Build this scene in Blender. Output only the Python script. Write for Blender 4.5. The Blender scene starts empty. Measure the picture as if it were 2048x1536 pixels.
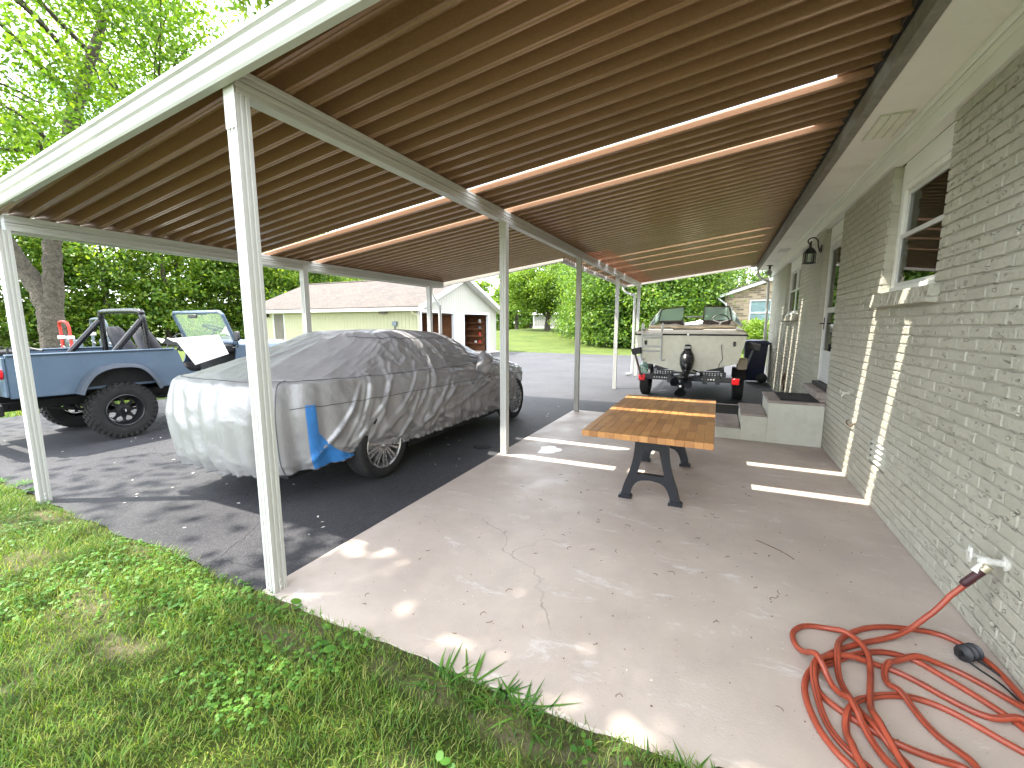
import bpy, bmesh, math, random
import numpy as np
from mathutils import Vector, Matrix
R = math.radians
random.seed(7)
RNG = np.random.default_rng(11)
sc = bpy.context.scene
COL = sc.collection

# ------------------------------------------------------------------ camera, sky, sun, exposure
cam = bpy.data.cameras.new('camera')
cam.sensor_width = 36.0
cam.lens = 852.0 / 2048.0 * 36.0
cam.clip_start = 0.05
cam.clip_end = 2000.0
camo = bpy.data.objects.new('camera', cam)
COL.objects.link(camo)
camo.location = (0, 0, 1.5)
camo.rotation_euler = (R(90 - 7.885), 0, R(25.81))
sc.camera = camo

SUN_DIR = Vector((0.875, 0.485, -1.718)).normalized()
SUN_EL = math.asin(-SUN_DIR.z)
SUN_ROT = math.atan2(-SUN_DIR.x, -SUN_DIR.y)

w = bpy.data.worlds.new('World')
sc.world = w
w.use_nodes = True
nt = w.node_tree
bg = nt.nodes['Background']
sky = nt.nodes.new('ShaderNodeTexSky')
sky.sky_type = 'NISHITA'
sky.sun_disc = False
sky.sun_elevation = SUN_EL
sky.sun_rotation = SUN_ROT
sky.air_density = 1.0
sky.dust_density = 1.2
sky.ozone_density = 1.0
tc = nt.nodes.new('ShaderNodeTexCoord')
mp = nt.nodes.new('ShaderNodeMapping')
mp.inputs['Scale'].default_value = (1.0, 1.0, 2.4)
mp.inputs['Location'].default_value = (0.9, 0.35, 0.2)
cn = nt.nodes.new('ShaderNodeTexNoise')
cn.inputs['Scale'].default_value = 2.3
cn.inputs['Detail'].default_value = 9.0
cn.inputs['Roughness'].default_value = 0.58
cr = nt.nodes.new('ShaderNodeValToRGB')
cr.color_ramp.elements[0].position = 0.38
cr.color_ramp.elements[1].position = 0.56
mx = nt.nodes.new('ShaderNodeMixRGB')
mx.inputs['Color2'].default_value = (8.2, 8.4, 8.8, 1)
nt.links.new(tc.outputs['Generated'], mp.inputs['Vector'])
nt.links.new(mp.outputs['Vector'], cn.inputs['Vector'])
nt.links.new(cn.outputs['Fac'], cr.inputs['Fac'])
nt.links.new(cr.outputs['Color'], mx.inputs['Fac'])
nt.links.new(sky.outputs['Color'], mx.inputs['Color1'])
nt.links.new(mx.outputs['Color'], bg.inputs['Color'])
bg.inputs['Strength'].default_value = 0.15

sun = bpy.data.lights.new('sun', 'SUN')
sun.energy = 2.5
sun.angle = R(0.53)
sun.color = (1.0, 0.95, 0.86)
suno = bpy.data.objects.new('sun', sun)
COL.objects.link(suno)
suno.location = (-30, -20, 60)
suno.rotation_euler = SUN_DIR.to_track_quat('-Z', 'Y').to_euler()

sc.view_settings.view_transform = 'Standard'
sc.view_settings.look = 'None'
sc.view_settings.exposure = 2.6
sc.view_settings.gamma = 1.0
sc.view_settings.use_curve_mapping = False
sc.render.engine = 'CYCLES'
sc.cycles.use_denoising = True
sc.cycles.max_bounces = 10
sc.cycles.diffuse_bounces = 5
sc.cycles.transparent_max_bounces = 12

# ------------------------------------------------------------------ material helpers
def _n(nt, t, **kw):
    n = nt.nodes.new(t)
    for k, v in kw.items():
        if k in n.inputs:
            n.inputs[k].default_value = v
        else:
            setattr(n, k, v)
    return n

def c4(c):
    return (c[0], c[1], c[2], 1.0)

def mixc(nt, fac, a, b, mode='MIX'):
    m = nt.nodes.new('ShaderNodeMixRGB')
    m.blend_type = mode
    for s, v in (('Fac', fac), ('Color1', a), ('Color2', b)):
        if hasattr(v, 'is_linked') or hasattr(v, 'links'):
            nt.links.new(v, m.inputs[s])
        elif isinstance(v, (int, float)):
            m.inputs[s].default_value = v
        else:
            m.inputs[s].default_value = c4(v)
    return m.outputs['Color']

def noise(nt, scale, detail=4, rough=0.55, vec=None, dist=0.0):
    n = nt.nodes.new('ShaderNodeTexNoise')
    n.inputs['Scale'].default_value = scale
    n.inputs['Detail'].default_value = detail
    n.inputs['Roughness'].default_value = rough
    n.inputs['Distortion'].default_value = dist
    if vec is not None:
        nt.links.new(vec, n.inputs['Vector'])
    return n.outputs['Fac']

def ramp(nt, fac, p0, p1, c0=(0, 0, 0), c1=(1, 1, 1), interp='LINEAR'):
    r = nt.nodes.new('ShaderNodeValToRGB')
    r.color_ramp.interpolation = interp
    r.color_ramp.elements[0].position = p0
    r.color_ramp.elements[1].position = p1
    r.color_ramp.elements[0].color = c4(c0)
    r.color_ramp.elements[1].color = c4(c1)
    nt.links.new(fac, r.inputs['Fac'])
    return r.outputs['Color']

def pos(nt, scale=None):
    g = nt.nodes.new('ShaderNodeNewGeometry')
    if scale is None:
        return g.outputs['Position']
    m = nt.nodes.new('ShaderNodeMapping')
    m.inputs['Scale'].default_value = scale
    nt.links.new(g.outputs['Position'], m.inputs['Vector'])
    return m.outputs['Vector']

def bump(nt, b, h, strength, dist=0.01):
    bn = nt.nodes.new('ShaderNodeBump')
    bn.inputs['Strength'].default_value = strength
    bn.inputs['Distance'].default_value = dist
    nt.links.new(h, bn.inputs['Height'])
    nt.links.new(bn.outputs['Normal'], b.inputs['Normal'])
    return bn

def newmat(name):
    m = bpy.data.materials.new(name)
    m.use_nodes = True
    return m, m.node_tree, m.node_tree.nodes['Principled BSDF']

def pm(name, col, rough=0.6, metal=0.0, var=0.12, vscale=3.0, dirt=None, bmp=0.0, bscale=60.0, bdist=0.004,
       coat=0.0, trans=0.0, emit=None):
    m, nt, b = newmat(name)
    p = pos(nt)
    f = noise(nt, vscale, 6, 0.6, p)
    hi = [min(1.0, c * (1 + var)) for c in col]
    lo = [c * (1 - var) for c in col]
    out = mixc(nt, ramp(nt, f, 0.3, 0.7), lo, hi)
    if dirt:
        dc, ds, da = dirt
        f2 = noise(nt, ds, 8, 0.7, p)
        k = ramp(nt, f2, 0.52, 0.75, (0, 0, 0), (da, da, da))
        out = mixc(nt, k, out, dc)
    nt.links.new(out, b.inputs['Base Color'])
    b.inputs['Roughness'].default_value = rough
    b.inputs['Metallic'].default_value = metal
    b.inputs['Coat Weight'].default_value = coat
    rr = ramp(nt, noise(nt, vscale * 5, 4, 0.6, p), 0.3, 0.7, [max(0.03, rough - 0.08)] * 3, [min(1, rough + 0.08)] * 3)
    nt.links.new(rr, b.inputs['Roughness'])
    if trans:
        b.inputs['Transmission Weight'].default_value = trans
    if bmp:
        bump(nt, b, noise(nt, bscale, 5, 0.6, p), bmp, bdist)
    if emit:
        b.inputs['Emission Color'].default_value = c4(emit[0])
        b.inputs['Emission Strength'].default_value = emit[1]
    return m

def leaf_mat(name, cols, trans=0.35, rough=0.5):
    m, nt, b = newmat(name)
    g = nt.nodes.new('ShaderNodeNewGeometry')
    r = nt.nodes.new('ShaderNodeValToRGB')
    els = r.color_ramp.elements
    while len(els) < len(cols):
        els.new(0.5)
    for i, c in enumerate(cols):
        els[i].position = i / (len(cols) - 1)
        els[i].color = c4(c)
    nt.links.new(g.outputs['Random Per Island'], r.inputs['Fac'])
    big = noise(nt, 0.55, 3, 0.5, g.outputs['Position'])
    dark = mixc(nt, ramp(nt, big, 0.35, 0.65), (0.75, 0.8, 0.8), (1.2, 1.15, 1.0))
    col = mixc(nt, 1.0, r.outputs['Color'], dark, 'MULTIPLY')
    nt.links.new(col, b.inputs['Base Color'])
    b.inputs['Roughness'].default_value = rough
    b.inputs['Specular IOR Level'].default_value = 0.3
    t = nt.nodes.new('ShaderNodeBsdfTranslucent')
    tc_ = mixc(nt, 1.0, col, (1.5, 1.5, 0.6), 'MULTIPLY')
    nt.links.new(tc_, t.inputs['Color'])
    mxs = nt.nodes.new('ShaderNodeMixShader')
    mxs.inputs['Fac'].default_value = trans
    nt.links.new(b.outputs['BSDF'], mxs.inputs[1])
    nt.links.new(t.outputs['BSDF'], mxs.inputs[2])
    nt.links.new(mxs.outputs['Shader'], nt.nodes['Material Output'].inputs['Surface'])
    return m

# ------------------------------------------------------------------ mesh helpers
W = {}

def link(o, parent=None):
    COL.objects.link(o)
    if parent is not None:
        o.parent = parent
        W[o.name] = W[parent.name]
    else:
        W.setdefault(o.name, Matrix.Identity(4))
    return o

def tag(o, label=None, cat=None, group=None, kind=None):
    if label:
        o['label'] = label
    if cat:
        o['category'] = cat
    if group:
        o['group'] = group
    if kind:
        o['kind'] = kind
    return o

def thing(name, label, cat, loc=(0, 0, 0), rz=0.0, group=None, rx=0.0, ry=0.0):
    o = bpy.data.objects.new(name, None)
    o.empty_display_size = 0.1
    COL.objects.link(o)
    o.location = loc
    o.rotation_euler = (rx, ry, rz)
    W[o.name] = Matrix.Translation(loc) @ o.rotation_euler.to_matrix().to_4x4()
    return tag(o, label, cat, group)

def mesh_np(name, V, F, mat, parent=None, smooth=False):
    V = np.asarray(V, np.float32)
    F = np.asarray(F, np.int32)
    if parent is not None:
        Mi = np.array(W[parent.name].inverted(), np.float32)
        V = V @ Mi[:3, :3].T + Mi[:3, 3]
    me = bpy.data.meshes.new(name)
    n, k = F.shape
    me.vertices.add(len(V))
    me.vertices.foreach_set('co', np.ascontiguousarray(V).ravel())
    me.loops.add(n * k)
    me.loops.foreach_set('vertex_index', np.ascontiguousarray(F).ravel())
    me.polygons.add(n)
    me.polygons.foreach_set('loop_start', np.arange(0, n * k, k, dtype=np.int32))
    if smooth:
        me.polygons.foreach_set('use_smooth', np.ones(n, bool))
    me.materials.append(mat)
    me.update(calc_edges=True)
    return link(bpy.data.objects.new(name, me), parent)

def catmull(pts, n=8, closed=False):
    P = [np.array(p, float) for p in pts]
    out = []
    L = len(P)
    rng = range(L if closed else L - 1)
    for i in rng:
        if closed:
            p0, p1, p2, p3 = P[(i - 1) % L], P[i], P[(i + 1) % L], P[(i + 2) % L]
        else:
            p0, p1, p2, p3 = P[max(i - 1, 0)], P[i], P[i + 1], P[min(i + 2, L - 1)]
        for k in range(n):
            t = k / n
            out.append(0.5 * (2 * p1 + (p2 - p0) * t + (2 * p0 - 5 * p1 + 4 * p2 - p3) * t * t
                              + (3 * p1 - p0 - 3 * p2 + p3) * t ** 3))
    if not closed:
        out.append(P[-1])
    return out

class MB:
    def __init__(s):
        s.v = []
        s.f = []

    def add(s, vs, fs, M=None):
        o = len(s.v)
        for p in vs:
            s.v.append(tuple(M @ Vector(p)) if M is not None else (float(p[0]), float(p[1]), float(p[2])))
        s.f += [tuple(i + o for i in f) for f in fs]
        return s

    def box(s, x0, x1, y0, y1, z0, z1, M=None):
        vs = [(x, y, z) for x in (x0, x1) for y in (y0, y1) for z in (z0, z1)]
        return s.add(vs, [(0, 1, 3, 2), (4, 6, 7, 5), (0, 4, 5, 1), (2, 3, 7, 6), (0, 2, 6, 4), (1, 5, 7, 3)], M)

    def cbox(s, x0, x1, y0, y1, z0, z1, c=0.004, M=None):
        vs = []
        for x, sx in ((x0, 1), (x1, -1)):
            for y, sy in ((y0, 1), (y1, -1)):
                for z, sz in ((z0, 1), (z1, -1)):
                    vs += [(x, y + sy * c, z + sz * c), (x + sx * c, y, z + sz * c), (x + sx * c, y + sy * c, z)]
        I = lambda a, b, d, k: (a * 4 + b * 2 + d) * 3 + k
        fs = []
        for a in (0, 1):
            q = [I(a, 0, 0, 0), I(a, 0, 1, 0), I(a, 1, 1, 0), I(a, 1, 0, 0)]
            fs.append(q if a == 0 else q[::-1])
            q = [I(0, a, 0, 1), I(1, a, 0, 1), I(1, a, 1, 1), I(0, a, 1, 1)]
            fs.append(q if a == 0 else q[::-1])
            q = [I(0, 0, a, 2), I(0, 1, a, 2), I(1, 1, a, 2), I(1, 0, a, 2)]
            fs.append(q if a == 0 else q[::-1])
        for a in (0, 1):
            for b in (0, 1):
                fs.append([I(a, b, 0, 0), I(a, b, 0, 1), I(a, b, 1, 1), I(a, b, 1, 0)])
                fs.append([I(a, 0, b, 0), I(a, 1, b, 0), I(a, 1, b, 2), I(a, 0, b, 2)])
                fs.append([I(0, a, b, 1), I(0, a, b, 2), I(1, a, b, 2), I(1, a, b, 1)])
                for d in (0, 1):
                    fs.append([I(a, b, d, 0), I(a, b, d, 1), I(a, b, d, 2)])
        return s.add(vs, [tuple(f) for f in fs], M)

    def tube(s, pts, r, n=8, cap=True, closed=False, M=None):
        P = [Vector(p) for p in pts]
        L = len(P)
        rs = [r] * L if isinstance(r, (int, float)) else list(r)
        T = []
        for i in range(L):
            a = P[(i - 1) % L] if (closed or i > 0) else P[i]
            b = P[(i + 1) % L] if (closed or i < L - 1) else P[i]
            t = b - a
            T.append(t.normalized() if t.length > 1e-9 else Vector((0, 0, 1)))
        up = Vector((0, 0, 1)) if abs(T[0].z) < 0.9 else Vector((1, 0, 0))
        nrm = (up - T[0] * up.dot(T[0])).normalized()
        vs = []
        for i in range(L):
            nrm = (nrm - T[i] * nrm.dot(T[i]))
            nrm = nrm.normalized() if nrm.length > 1e-9 else Vector((1, 0, 0))
            bn = T[i].cross(nrm)
            for k in range(n):
                a = 2 * math.pi * k / n
                vs.append(P[i] + (nrm * math.cos(a) + bn * math.sin(a)) * rs[i])
        fs = []
        for i in range(L if closed else L - 1):
            j = (i + 1) % L
            for k in range(n):
                k2 = (k + 1) % n
                fs.append((i * n + k, i * n + k2, j * n + k2, j * n + k))
        if cap and not closed:
            fs.append(tuple(range(n))[::-1])
            fs.append(tuple((L - 1) * n + k for k in range(n)))
        return s.add(vs, fs, M)

    def lathe(s, prof, n=24, M=None, closed=False, cap=True):
        vs = []
        for (r, z) in prof:
            for k in range(n):
                a = 2 * math.pi * k / n
                vs.append((r * math.cos(a), r * math.sin(a), z))
        fs = []
        L = len(prof)
        for i in range(L if closed else L - 1):
            j = (i + 1) % L
            for k in range(n):
                k2 = (k + 1) % n
                fs.append((i * n + k, i * n + k2, j * n + k2, j * n + k))
        if not closed and cap:
            if prof[0][0] > 1e-6:
                fs.append(tuple(range(n))[::-1])
            if prof[-1][0] > 1e-6:
                fs.append(tuple((L - 1) * n + k for k in range(n)))
        return s.add(vs, fs, M)

    def prism(s, poly, axis, a, b, M=None):
        """poly in the two other axes (in xyz order), extruded along axis from a to b"""
        def P(p, h):
            q = list(p)
            q.insert(axis, h)
            return tuple(q)
        n = len(poly)
        vs = [P(p, a) for p in poly] + [P(p, b) for p in poly]
        fs = [tuple(range(n)), tuple(range(n, 2 * n))[::-1]]
        fs += [(i, i + n, (i + 1) % n + n, (i + 1) % n) for i in range(n)]
        return s.add(vs, fs, M)

    def loft(s, rows, closed_row=False, M=None, cap=False):
        n = len(rows[0])
        vs = [p for r in rows for p in r]
        fs = []
        for i in range(len(rows) - 1):
            for k in range(n if closed_row else n - 1):
                k2 = (k + 1) % n
                fs.append((i * n + k, i * n + k2, (i + 1) * n + k2, (i + 1) * n + k))
        if cap:
            fs.append(tuple(range(n))[::-1])
            fs.append(tuple((len(rows) - 1) * n + k for k in range(n)))
        return s.add(vs, fs, M)

    def build(s, name, mat, parent=None, smooth=False, bevel=0.0, local=False, angle=40, weld=False):
        vs = s.v
        if parent is not None and not local:
            Mi = W[parent.name].inverted()
            vs = [tuple(Mi @ Vector(p)) for p in vs]
        me = bpy.data.meshes.new(name)
        me.from_pydata(vs, [], s.f)
        bm = bmesh.new()
        bm.from_mesh(me)
        if weld:
            bmesh.ops.remove_doubles(bm, verts=bm.verts, dist=1e-4)
        bmesh.ops.recalc_face_normals(bm, faces=bm.faces)
        if bevel:
            ed = [e for e in bm.edges if len(e.link_faces) == 2 and e.calc_face_angle(0) > 0.5]
            bmesh.ops.bevel(bm, geom=ed, offset=bevel, segments=2, affect='EDGES', clamp_overlap=True)
        if smooth:
            ca = R(angle)
            for f in bm.faces:
                f.smooth = True
            for e in bm.edges:
                if len(e.link_faces) == 2 and e.calc_face_angle(0) > ca:
                    e.smooth = False
        bm.to_mesh(me)
        bm.free()
        me.materials.append(mat)
        return link(bpy.data.objects.new(name, me), parent)

def single(mb, name, mat, label, cat, group=None, **kw):
    return tag(mb.build(name, mat, None, **kw), label, cat, group)

def struct(mb, name, mat, parent=None, **kw):
    o = mb.build(name, mat, parent, **kw)
    o['kind'] = 'structure'
    return o

def Mx(loc=(0, 0, 0), rx=0, ry=0, rz=0):
    return Matrix.Translation(loc) @ Matrix.Rotation(rz, 4, 'Z') @ Matrix.Rotation(ry, 4, 'Y') @ Matrix.Rotation(rx, 4, 'X')

def vnoise(x, y, seed=0):
    """smooth 2-D value noise"""
    r = np.random.default_rng(seed)
    T = r.random((256, 256))
    xi = np.floor(x).astype(int)
    yi = np.floor(y).astype(int)
    fx = x - xi
    fy = y - yi
    fx = fx * fx * (3 - 2 * fx)
    fy = fy * fy * (3 - 2 * fy)
    a = T[xi % 256, yi % 256]
    b = T[(xi + 1) % 256, yi % 256]
    c = T[xi % 256, (yi + 1) % 256]
    d = T[(xi + 1) % 256, (yi + 1) % 256]
    return (a * (1 - fx) + b * fx) * (1 - fy) + (c * (1 - fx) + d * fx) * fy

def sstep(a, b, x):
    t = np.clip((x - a) / (b - a), 0, 1)
    return t * t * (3 - 2 * t)

# ------------------------------------------------------------------ materials
def m_concrete():
    m, nt, b = newmat('concrete_slab')
    p = pos(nt)
    col = mixc(nt, ramp(nt, noise(nt, 1.1, 6, 0.6, p), 0.32, 0.68), (0.39, 0.322, 0.27), (0.51, 0.435, 0.372))
    col = mixc(nt, ramp(nt, noise(nt, 4.0, 8, 0.7, p), 0.45, 0.75, (0, 0, 0), (0.55, 0.55, 0.55)), col, (0.37, 0.315, 0.275))
    # scrubbed pale scuffs, stretched across the slab
    sc_ = noise(nt, 3.2, 9, 0.75, pos(nt, (0.7, 1.8, 1)), 0.6)
    col = mixc(nt, ramp(nt, sc_, 0.57, 0.68, (0, 0, 0), (0.7, 0.7, 0.7)), col, (0.62, 0.595, 0.57))
    fl = noise(nt, 26, 6, 0.8, p)
    col = mixc(nt, ramp(nt, fl, 0.68, 0.74, (0, 0, 0), (0.7, 0.7, 0.7)), col, (0.60, 0.58, 0.55))
    # dark grit specks
    v = _n(nt, 'ShaderNodeTexVoronoi', Scale=38.0)
    nt.links.new(p, v.inputs['Vector'])
    spot = ramp(nt, v.outputs['Distance'], 0.05, 0.10, (1, 1, 1), (0, 0, 0))
    msk = ramp(nt, noise(nt, 2.4, 4, 0.6, p), 0.44, 0.58)
    col = mixc(nt, mixc(nt, 1.0, spot, msk, 'MULTIPLY'), col, (0.10, 0.085, 0.07))
    # hairline cracks with dirt in them
    wv = _n(nt, 'ShaderNodeTexVoronoi', feature='DISTANCE_TO_EDGE', Scale=0.42)
    wn = nt.nodes.new('ShaderNodeTexNoise')
    wn.inputs['Scale'].default_value = 1.5
    wn.inputs['Detail'].default_value = 8
    nt.links.new(p, wn.inputs['Vector'])
    add = nt.nodes.new('ShaderNodeVectorMath')
    add.operation = 'ADD'
    nt.links.new(p, add.inputs[0])
    sc2 = nt.nodes.new('ShaderNodeVectorMath')
    sc2.operation = 'SCALE'
    sc2.inputs['Scale'].default_value = 0.9
    nt.links.new(wn.outputs['Color'], sc2.inputs[0])
    nt.links.new(sc2.outputs['Vector'], add.inputs[1])
    nt.links.new(add.outputs['Vector'], wv.inputs['Vector'])
    crk = ramp(nt, wv.outputs['Distance'], 0.0012, 0.0035, (1, 1, 1), (0, 0, 0))
    cm = ramp(nt, noise(nt, 1.3, 2, 0.5, p), 0.52, 0.60)
    crk = mixc(nt, 1.0, crk, cm, 'MULTIPLY')
    col = mixc(nt, mixc(nt, 1.0, crk, (0.55, 0.55, 0.55), 'MULTIPLY'), col, (0.16, 0.13, 0.10))
    nt.links.new(col, b.inputs['Base Color'])
    rr = ramp(nt, noise(nt, 2.5, 5, 0.6, p), 0.35, 0.7, (0.42, 0.42, 0.42), (0.68, 0.68, 0.68))
    nt.links.new(rr, b.inputs['Roughness'])
    h = mixc(nt, 0.35, noise(nt, 90, 5, 0.7, p), noise(nt, 7, 6, 0.6, p))
    h = mixc(nt, crk, h, (0, 0, 0))
    bump(nt, b, h, 0.35, 0.006)
    return m

def m_asphalt():
    m, nt, b = newmat('asphalt')
    p = pos(nt)
    col = mixc(nt, ramp(nt, noise(nt, 0.7, 7, 0.65, p), 0.32, 0.68), (0.0145, 0.0145, 0.019), (0.039, 0.038, 0.042))
    v = _n(nt, 'ShaderNodeTexVoronoi', Scale=130.0)
    nt.links.new(p, v.inputs['Vector'])
    col = mixc(nt, ramp(nt, v.outputs['Color'], 0.55, 0.95, (0, 0, 0), (0.5, 0.5, 0.5)), col, (0.105, 0.102, 0.10))
    scr = noise(nt, 5, 9, 0.8, pos(nt, (1.6, 0.6, 1)), 0.8)
    col = mixc(nt, ramp(nt, scr, 0.62, 0.74, (0, 0, 0), (0.4, 0.4, 0.4)), col, (0.17, 0.167, 0.165))
    wv = _n(nt, 'ShaderNodeTexVoronoi', feature='DISTANCE_TO_EDGE', Scale=0.8)
    wn = nt.nodes.new('ShaderNodeTexNoise')
    wn.inputs['Scale'].default_value = 3.0
    wn.inputs['Detail'].default_value = 9
    nt.links.new(p, wn.inputs['Vector'])
    vm = nt.nodes.new('ShaderNodeVectorMath')
    vm.operation = 'MULTIPLY_ADD'
    vm.inputs[1].default_value = (0.6, 0.6, 0.6)
    nt.links.new(wn.outputs['Color'], vm.inputs[0])
    nt.links.new(p, vm.inputs[2])
    nt.links.new(vm.outputs['Vector'], wv.inputs['Vector'])
    crk = ramp(nt, wv.outputs['Distance'], 0.004, 0.012, (1, 1, 1), (0, 0, 0))
    crk = mixc(nt, 1.0, crk, ramp(nt, noise(nt, 0.5, 2, 0.5, p), 0.46, 0.56), 'MULTIPLY')
    col = mixc(nt, crk, col, (0.018, 0.018, 0.02))
    nt.links.new(col, b.inputs['Base Color'])
    b.inputs['Roughness'].default_value = 0.75
    h = mixc(nt, 0.5, v.outputs['Distance'], noise(nt, 45, 4, 0.7, p))
    h = mixc(nt, crk, h, (0, 0, 0))
    bump(nt, b, h, 0.7, 0.008)
    return m

def m_lawn():
    m, nt, b = newmat('lawn_soil')
    p = pos(nt)
    at = nt.nodes.new('ShaderNodeAttribute')
    at.attribute_name = 'soil'
    g = mixc(nt, ramp(nt, noise(nt, 0.5, 8, 0.75, p), 0.36, 0.64), (0.029, 0.056, 0.009), (0.084, 0.108, 0.021))
    g = mixc(nt, ramp(nt, noise(nt, 3.0, 6, 0.7, p), 0.35, 0.75, (0, 0, 0), (0.6, 0.6, 0.6)), g, (0.125, 0.135, 0.036))
    g = mixc(nt, ramp(nt, noise(nt, 22, 6, 0.8, p), 0.45, 0.65, (0, 0, 0), (0.55, 0.55, 0.55)), g, (0.05, 0.095, 0.018))
    s = mixc(nt, ramp(nt, noise(nt, 9, 8, 0.75, p), 0.35, 0.65), (0.15, 0.115, 0.07), (0.33, 0.27, 0.18))
    col = mixc(nt, at.outputs['Fac'], g, s)
    nt.links.new(col, b.inputs['Base Color'])
    b.inputs['Roughness'].default_value = 0.9
    b.inputs['Specular IOR Level'].default_value = 0.15
    bump(nt, b, noise(nt, 30, 8, 0.8, p), 1.0, 0.04)
    return m

def m_brick():
    m, nt, b = newmat('painted_brick')
    p = pos(nt)
    oi = nt.nodes.new('ShaderNodeObjectInfo')
    col = mixc(nt, ramp(nt, noise(nt, 1.6, 6, 0.6, p), 0.3, 0.7), (0.425, 0.405, 0.325), (0.50, 0.48, 0.395))
    col = mixc(nt, ramp(nt, noise(nt, 60, 5, 0.7, p), 0.62, 0.75, (0, 0, 0), (0.5, 0.5, 0.5)), col, (0.34, 0.33, 0.27))
    col = mixc(nt, 0.045, col, oi.outputs['Random'], 'OVERLAY')
    # raked-clay gouges: small slanting dents
    warp = nt.nodes.new('ShaderNodeVectorMath')
    warp.operation = 'MULTIPLY_ADD'
    wn = nt.nodes.new('ShaderNodeTexNoise')
    wn.inputs['Scale'].default_value = 30
    nt.links.new(p, wn.inputs['Vector'])
    warp.inputs[1].default_value = (0.03, 0.03, 0.03)
    nt.links.new(wn.outputs['Color'], warp.inputs[0])
    nt.links.new(p, warp.inputs[2])
    mpn = nt.nodes.new('ShaderNodeMapping')
    mpn.inputs['Rotation'].default_value = (0.5, 0, 0)
    mpn.inputs['Scale'].default_value = (0.3, 15.0, 38.0)
    nt.links.new(warp.outputs['Vector'], mpn.inputs['Vector'])
    v = _n(nt, 'ShaderNodeTexVoronoi', Scale=1.0)
    nt.links.new(mpn.outputs['Vector'], v.inputs['Vector'])
    dent = ramp(nt, v.outputs['Distance'], 0.20, 0.33, (1, 1, 1), (0, 0, 0))
    sel = ramp(nt, v.outputs['Color'], 0.40, 0.46)
    dent = mixc(nt, 1.0, dent, sel, 'MULTIPLY')
    h = mixc(nt, 0.25, noise(nt, 40, 6, 0.65, p), noise(nt, 180, 3, 0.6, p))
    h2 = mixc(nt, dent, mixc(nt, 0.55, (0.6, 0.6, 0.6), h), (0, 0, 0))
    nt.links.new(col, b.inputs['Base Color'])
    b.inputs['Roughness'].default_value = 0.5
    bump(nt, b, h2, 1.0, 0.030)
    return m

def m_roofpan():
    m, nt, b = newmat('brown_roof_pan')
    p = pos(nt)
    col = mixc(nt, ramp(nt, noise(nt, 2.0, 6, 0.6, pos(nt, (0.25, 3, 1))), 0.3, 0.7), (0.29, 0.162, 0.095), (0.375, 0.215, 0.13))
    col = mixc(nt, ramp(nt, noise(nt, 120, 4, 0.8, pos(nt, (0.5, 1, 1))), 0.45, 0.75, (0, 0, 0), (0.5, 0.5, 0.5)), col, (0.46, 0.285, 0.18))
    nt.links.new(col, b.inputs['Base Color'])
    b.inputs['Roughness'].default_value = 0.22
    b.inputs['Metallic'].default_value = 0.25
    b.inputs['Specular IOR Level'].default_value = 0.8
    bump(nt, b, noise(nt, 150, 4, 0.7, pos(nt, (0.3, 1, 1))), 0.12, 0.003)
    return m

def m_glass(name, tint=(0.9, 0.95, 0.93), base=0.02, dust=0.0):
    m, nt, b = newmat(name)
    nt.nodes.remove(b)
    t = nt.nodes.new('ShaderNodeBsdfTransparent')
    t.inputs['Color'].default_value = c4(tint)
    g = nt.nodes.new('ShaderNodeBsdfGlossy')
    g.inputs['Roughness'].default_value = 0.02
    fr = nt.nodes.new('ShaderNodeFresnel')
    fr.inputs['IOR'].default_value = 1.5
    md = nt.nodes.new('ShaderNodeMath')
    md.operation = 'ADD'
    md.inputs[1].default_value = base
    nt.links.new(fr.outputs['Fac'], md.inputs[0])
    mxs = nt.nodes.new('ShaderNodeMixShader')
    nt.links.new(md.outputs['Value'], mxs.inputs['Fac'])
    nt.links.new(t.outputs['BSDF'], mxs.inputs[1])
    nt.links.new(g.outputs['BSDF'], mxs.inputs[2])
    out = mxs.outputs['Shader']
    if dust:                                   # a grey-green film of dust on old glass
        df = nt.nodes.new('ShaderNodeBsdfDiffuse')
        df.inputs['Color'].default_value = c4((0.50, 0.62, 0.54))
        tl = nt.nodes.new('ShaderNodeBsdfTranslucent')
        tl.inputs['Color'].default_value = c4((0.50, 0.66, 0.56))
        ad = nt.nodes.new('ShaderNodeMixShader')
        nt.links.new(df.outputs['BSDF'], ad.inputs[1])
        nt.links.new(tl.outputs['BSDF'], ad.inputs[2])
        m2 = nt.nodes.new('ShaderNodeMixShader')
        m2.inputs['Fac'].default_value = dust
        nt.links.new(out, m2.inputs[1])
        nt.links.new(ad.outputs['Shader'], m2.inputs[2])
        out = m2.outputs['Shader']
    nt.links.new(out, nt.nodes['Material Output'].inputs['Surface'])
    return m

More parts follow.
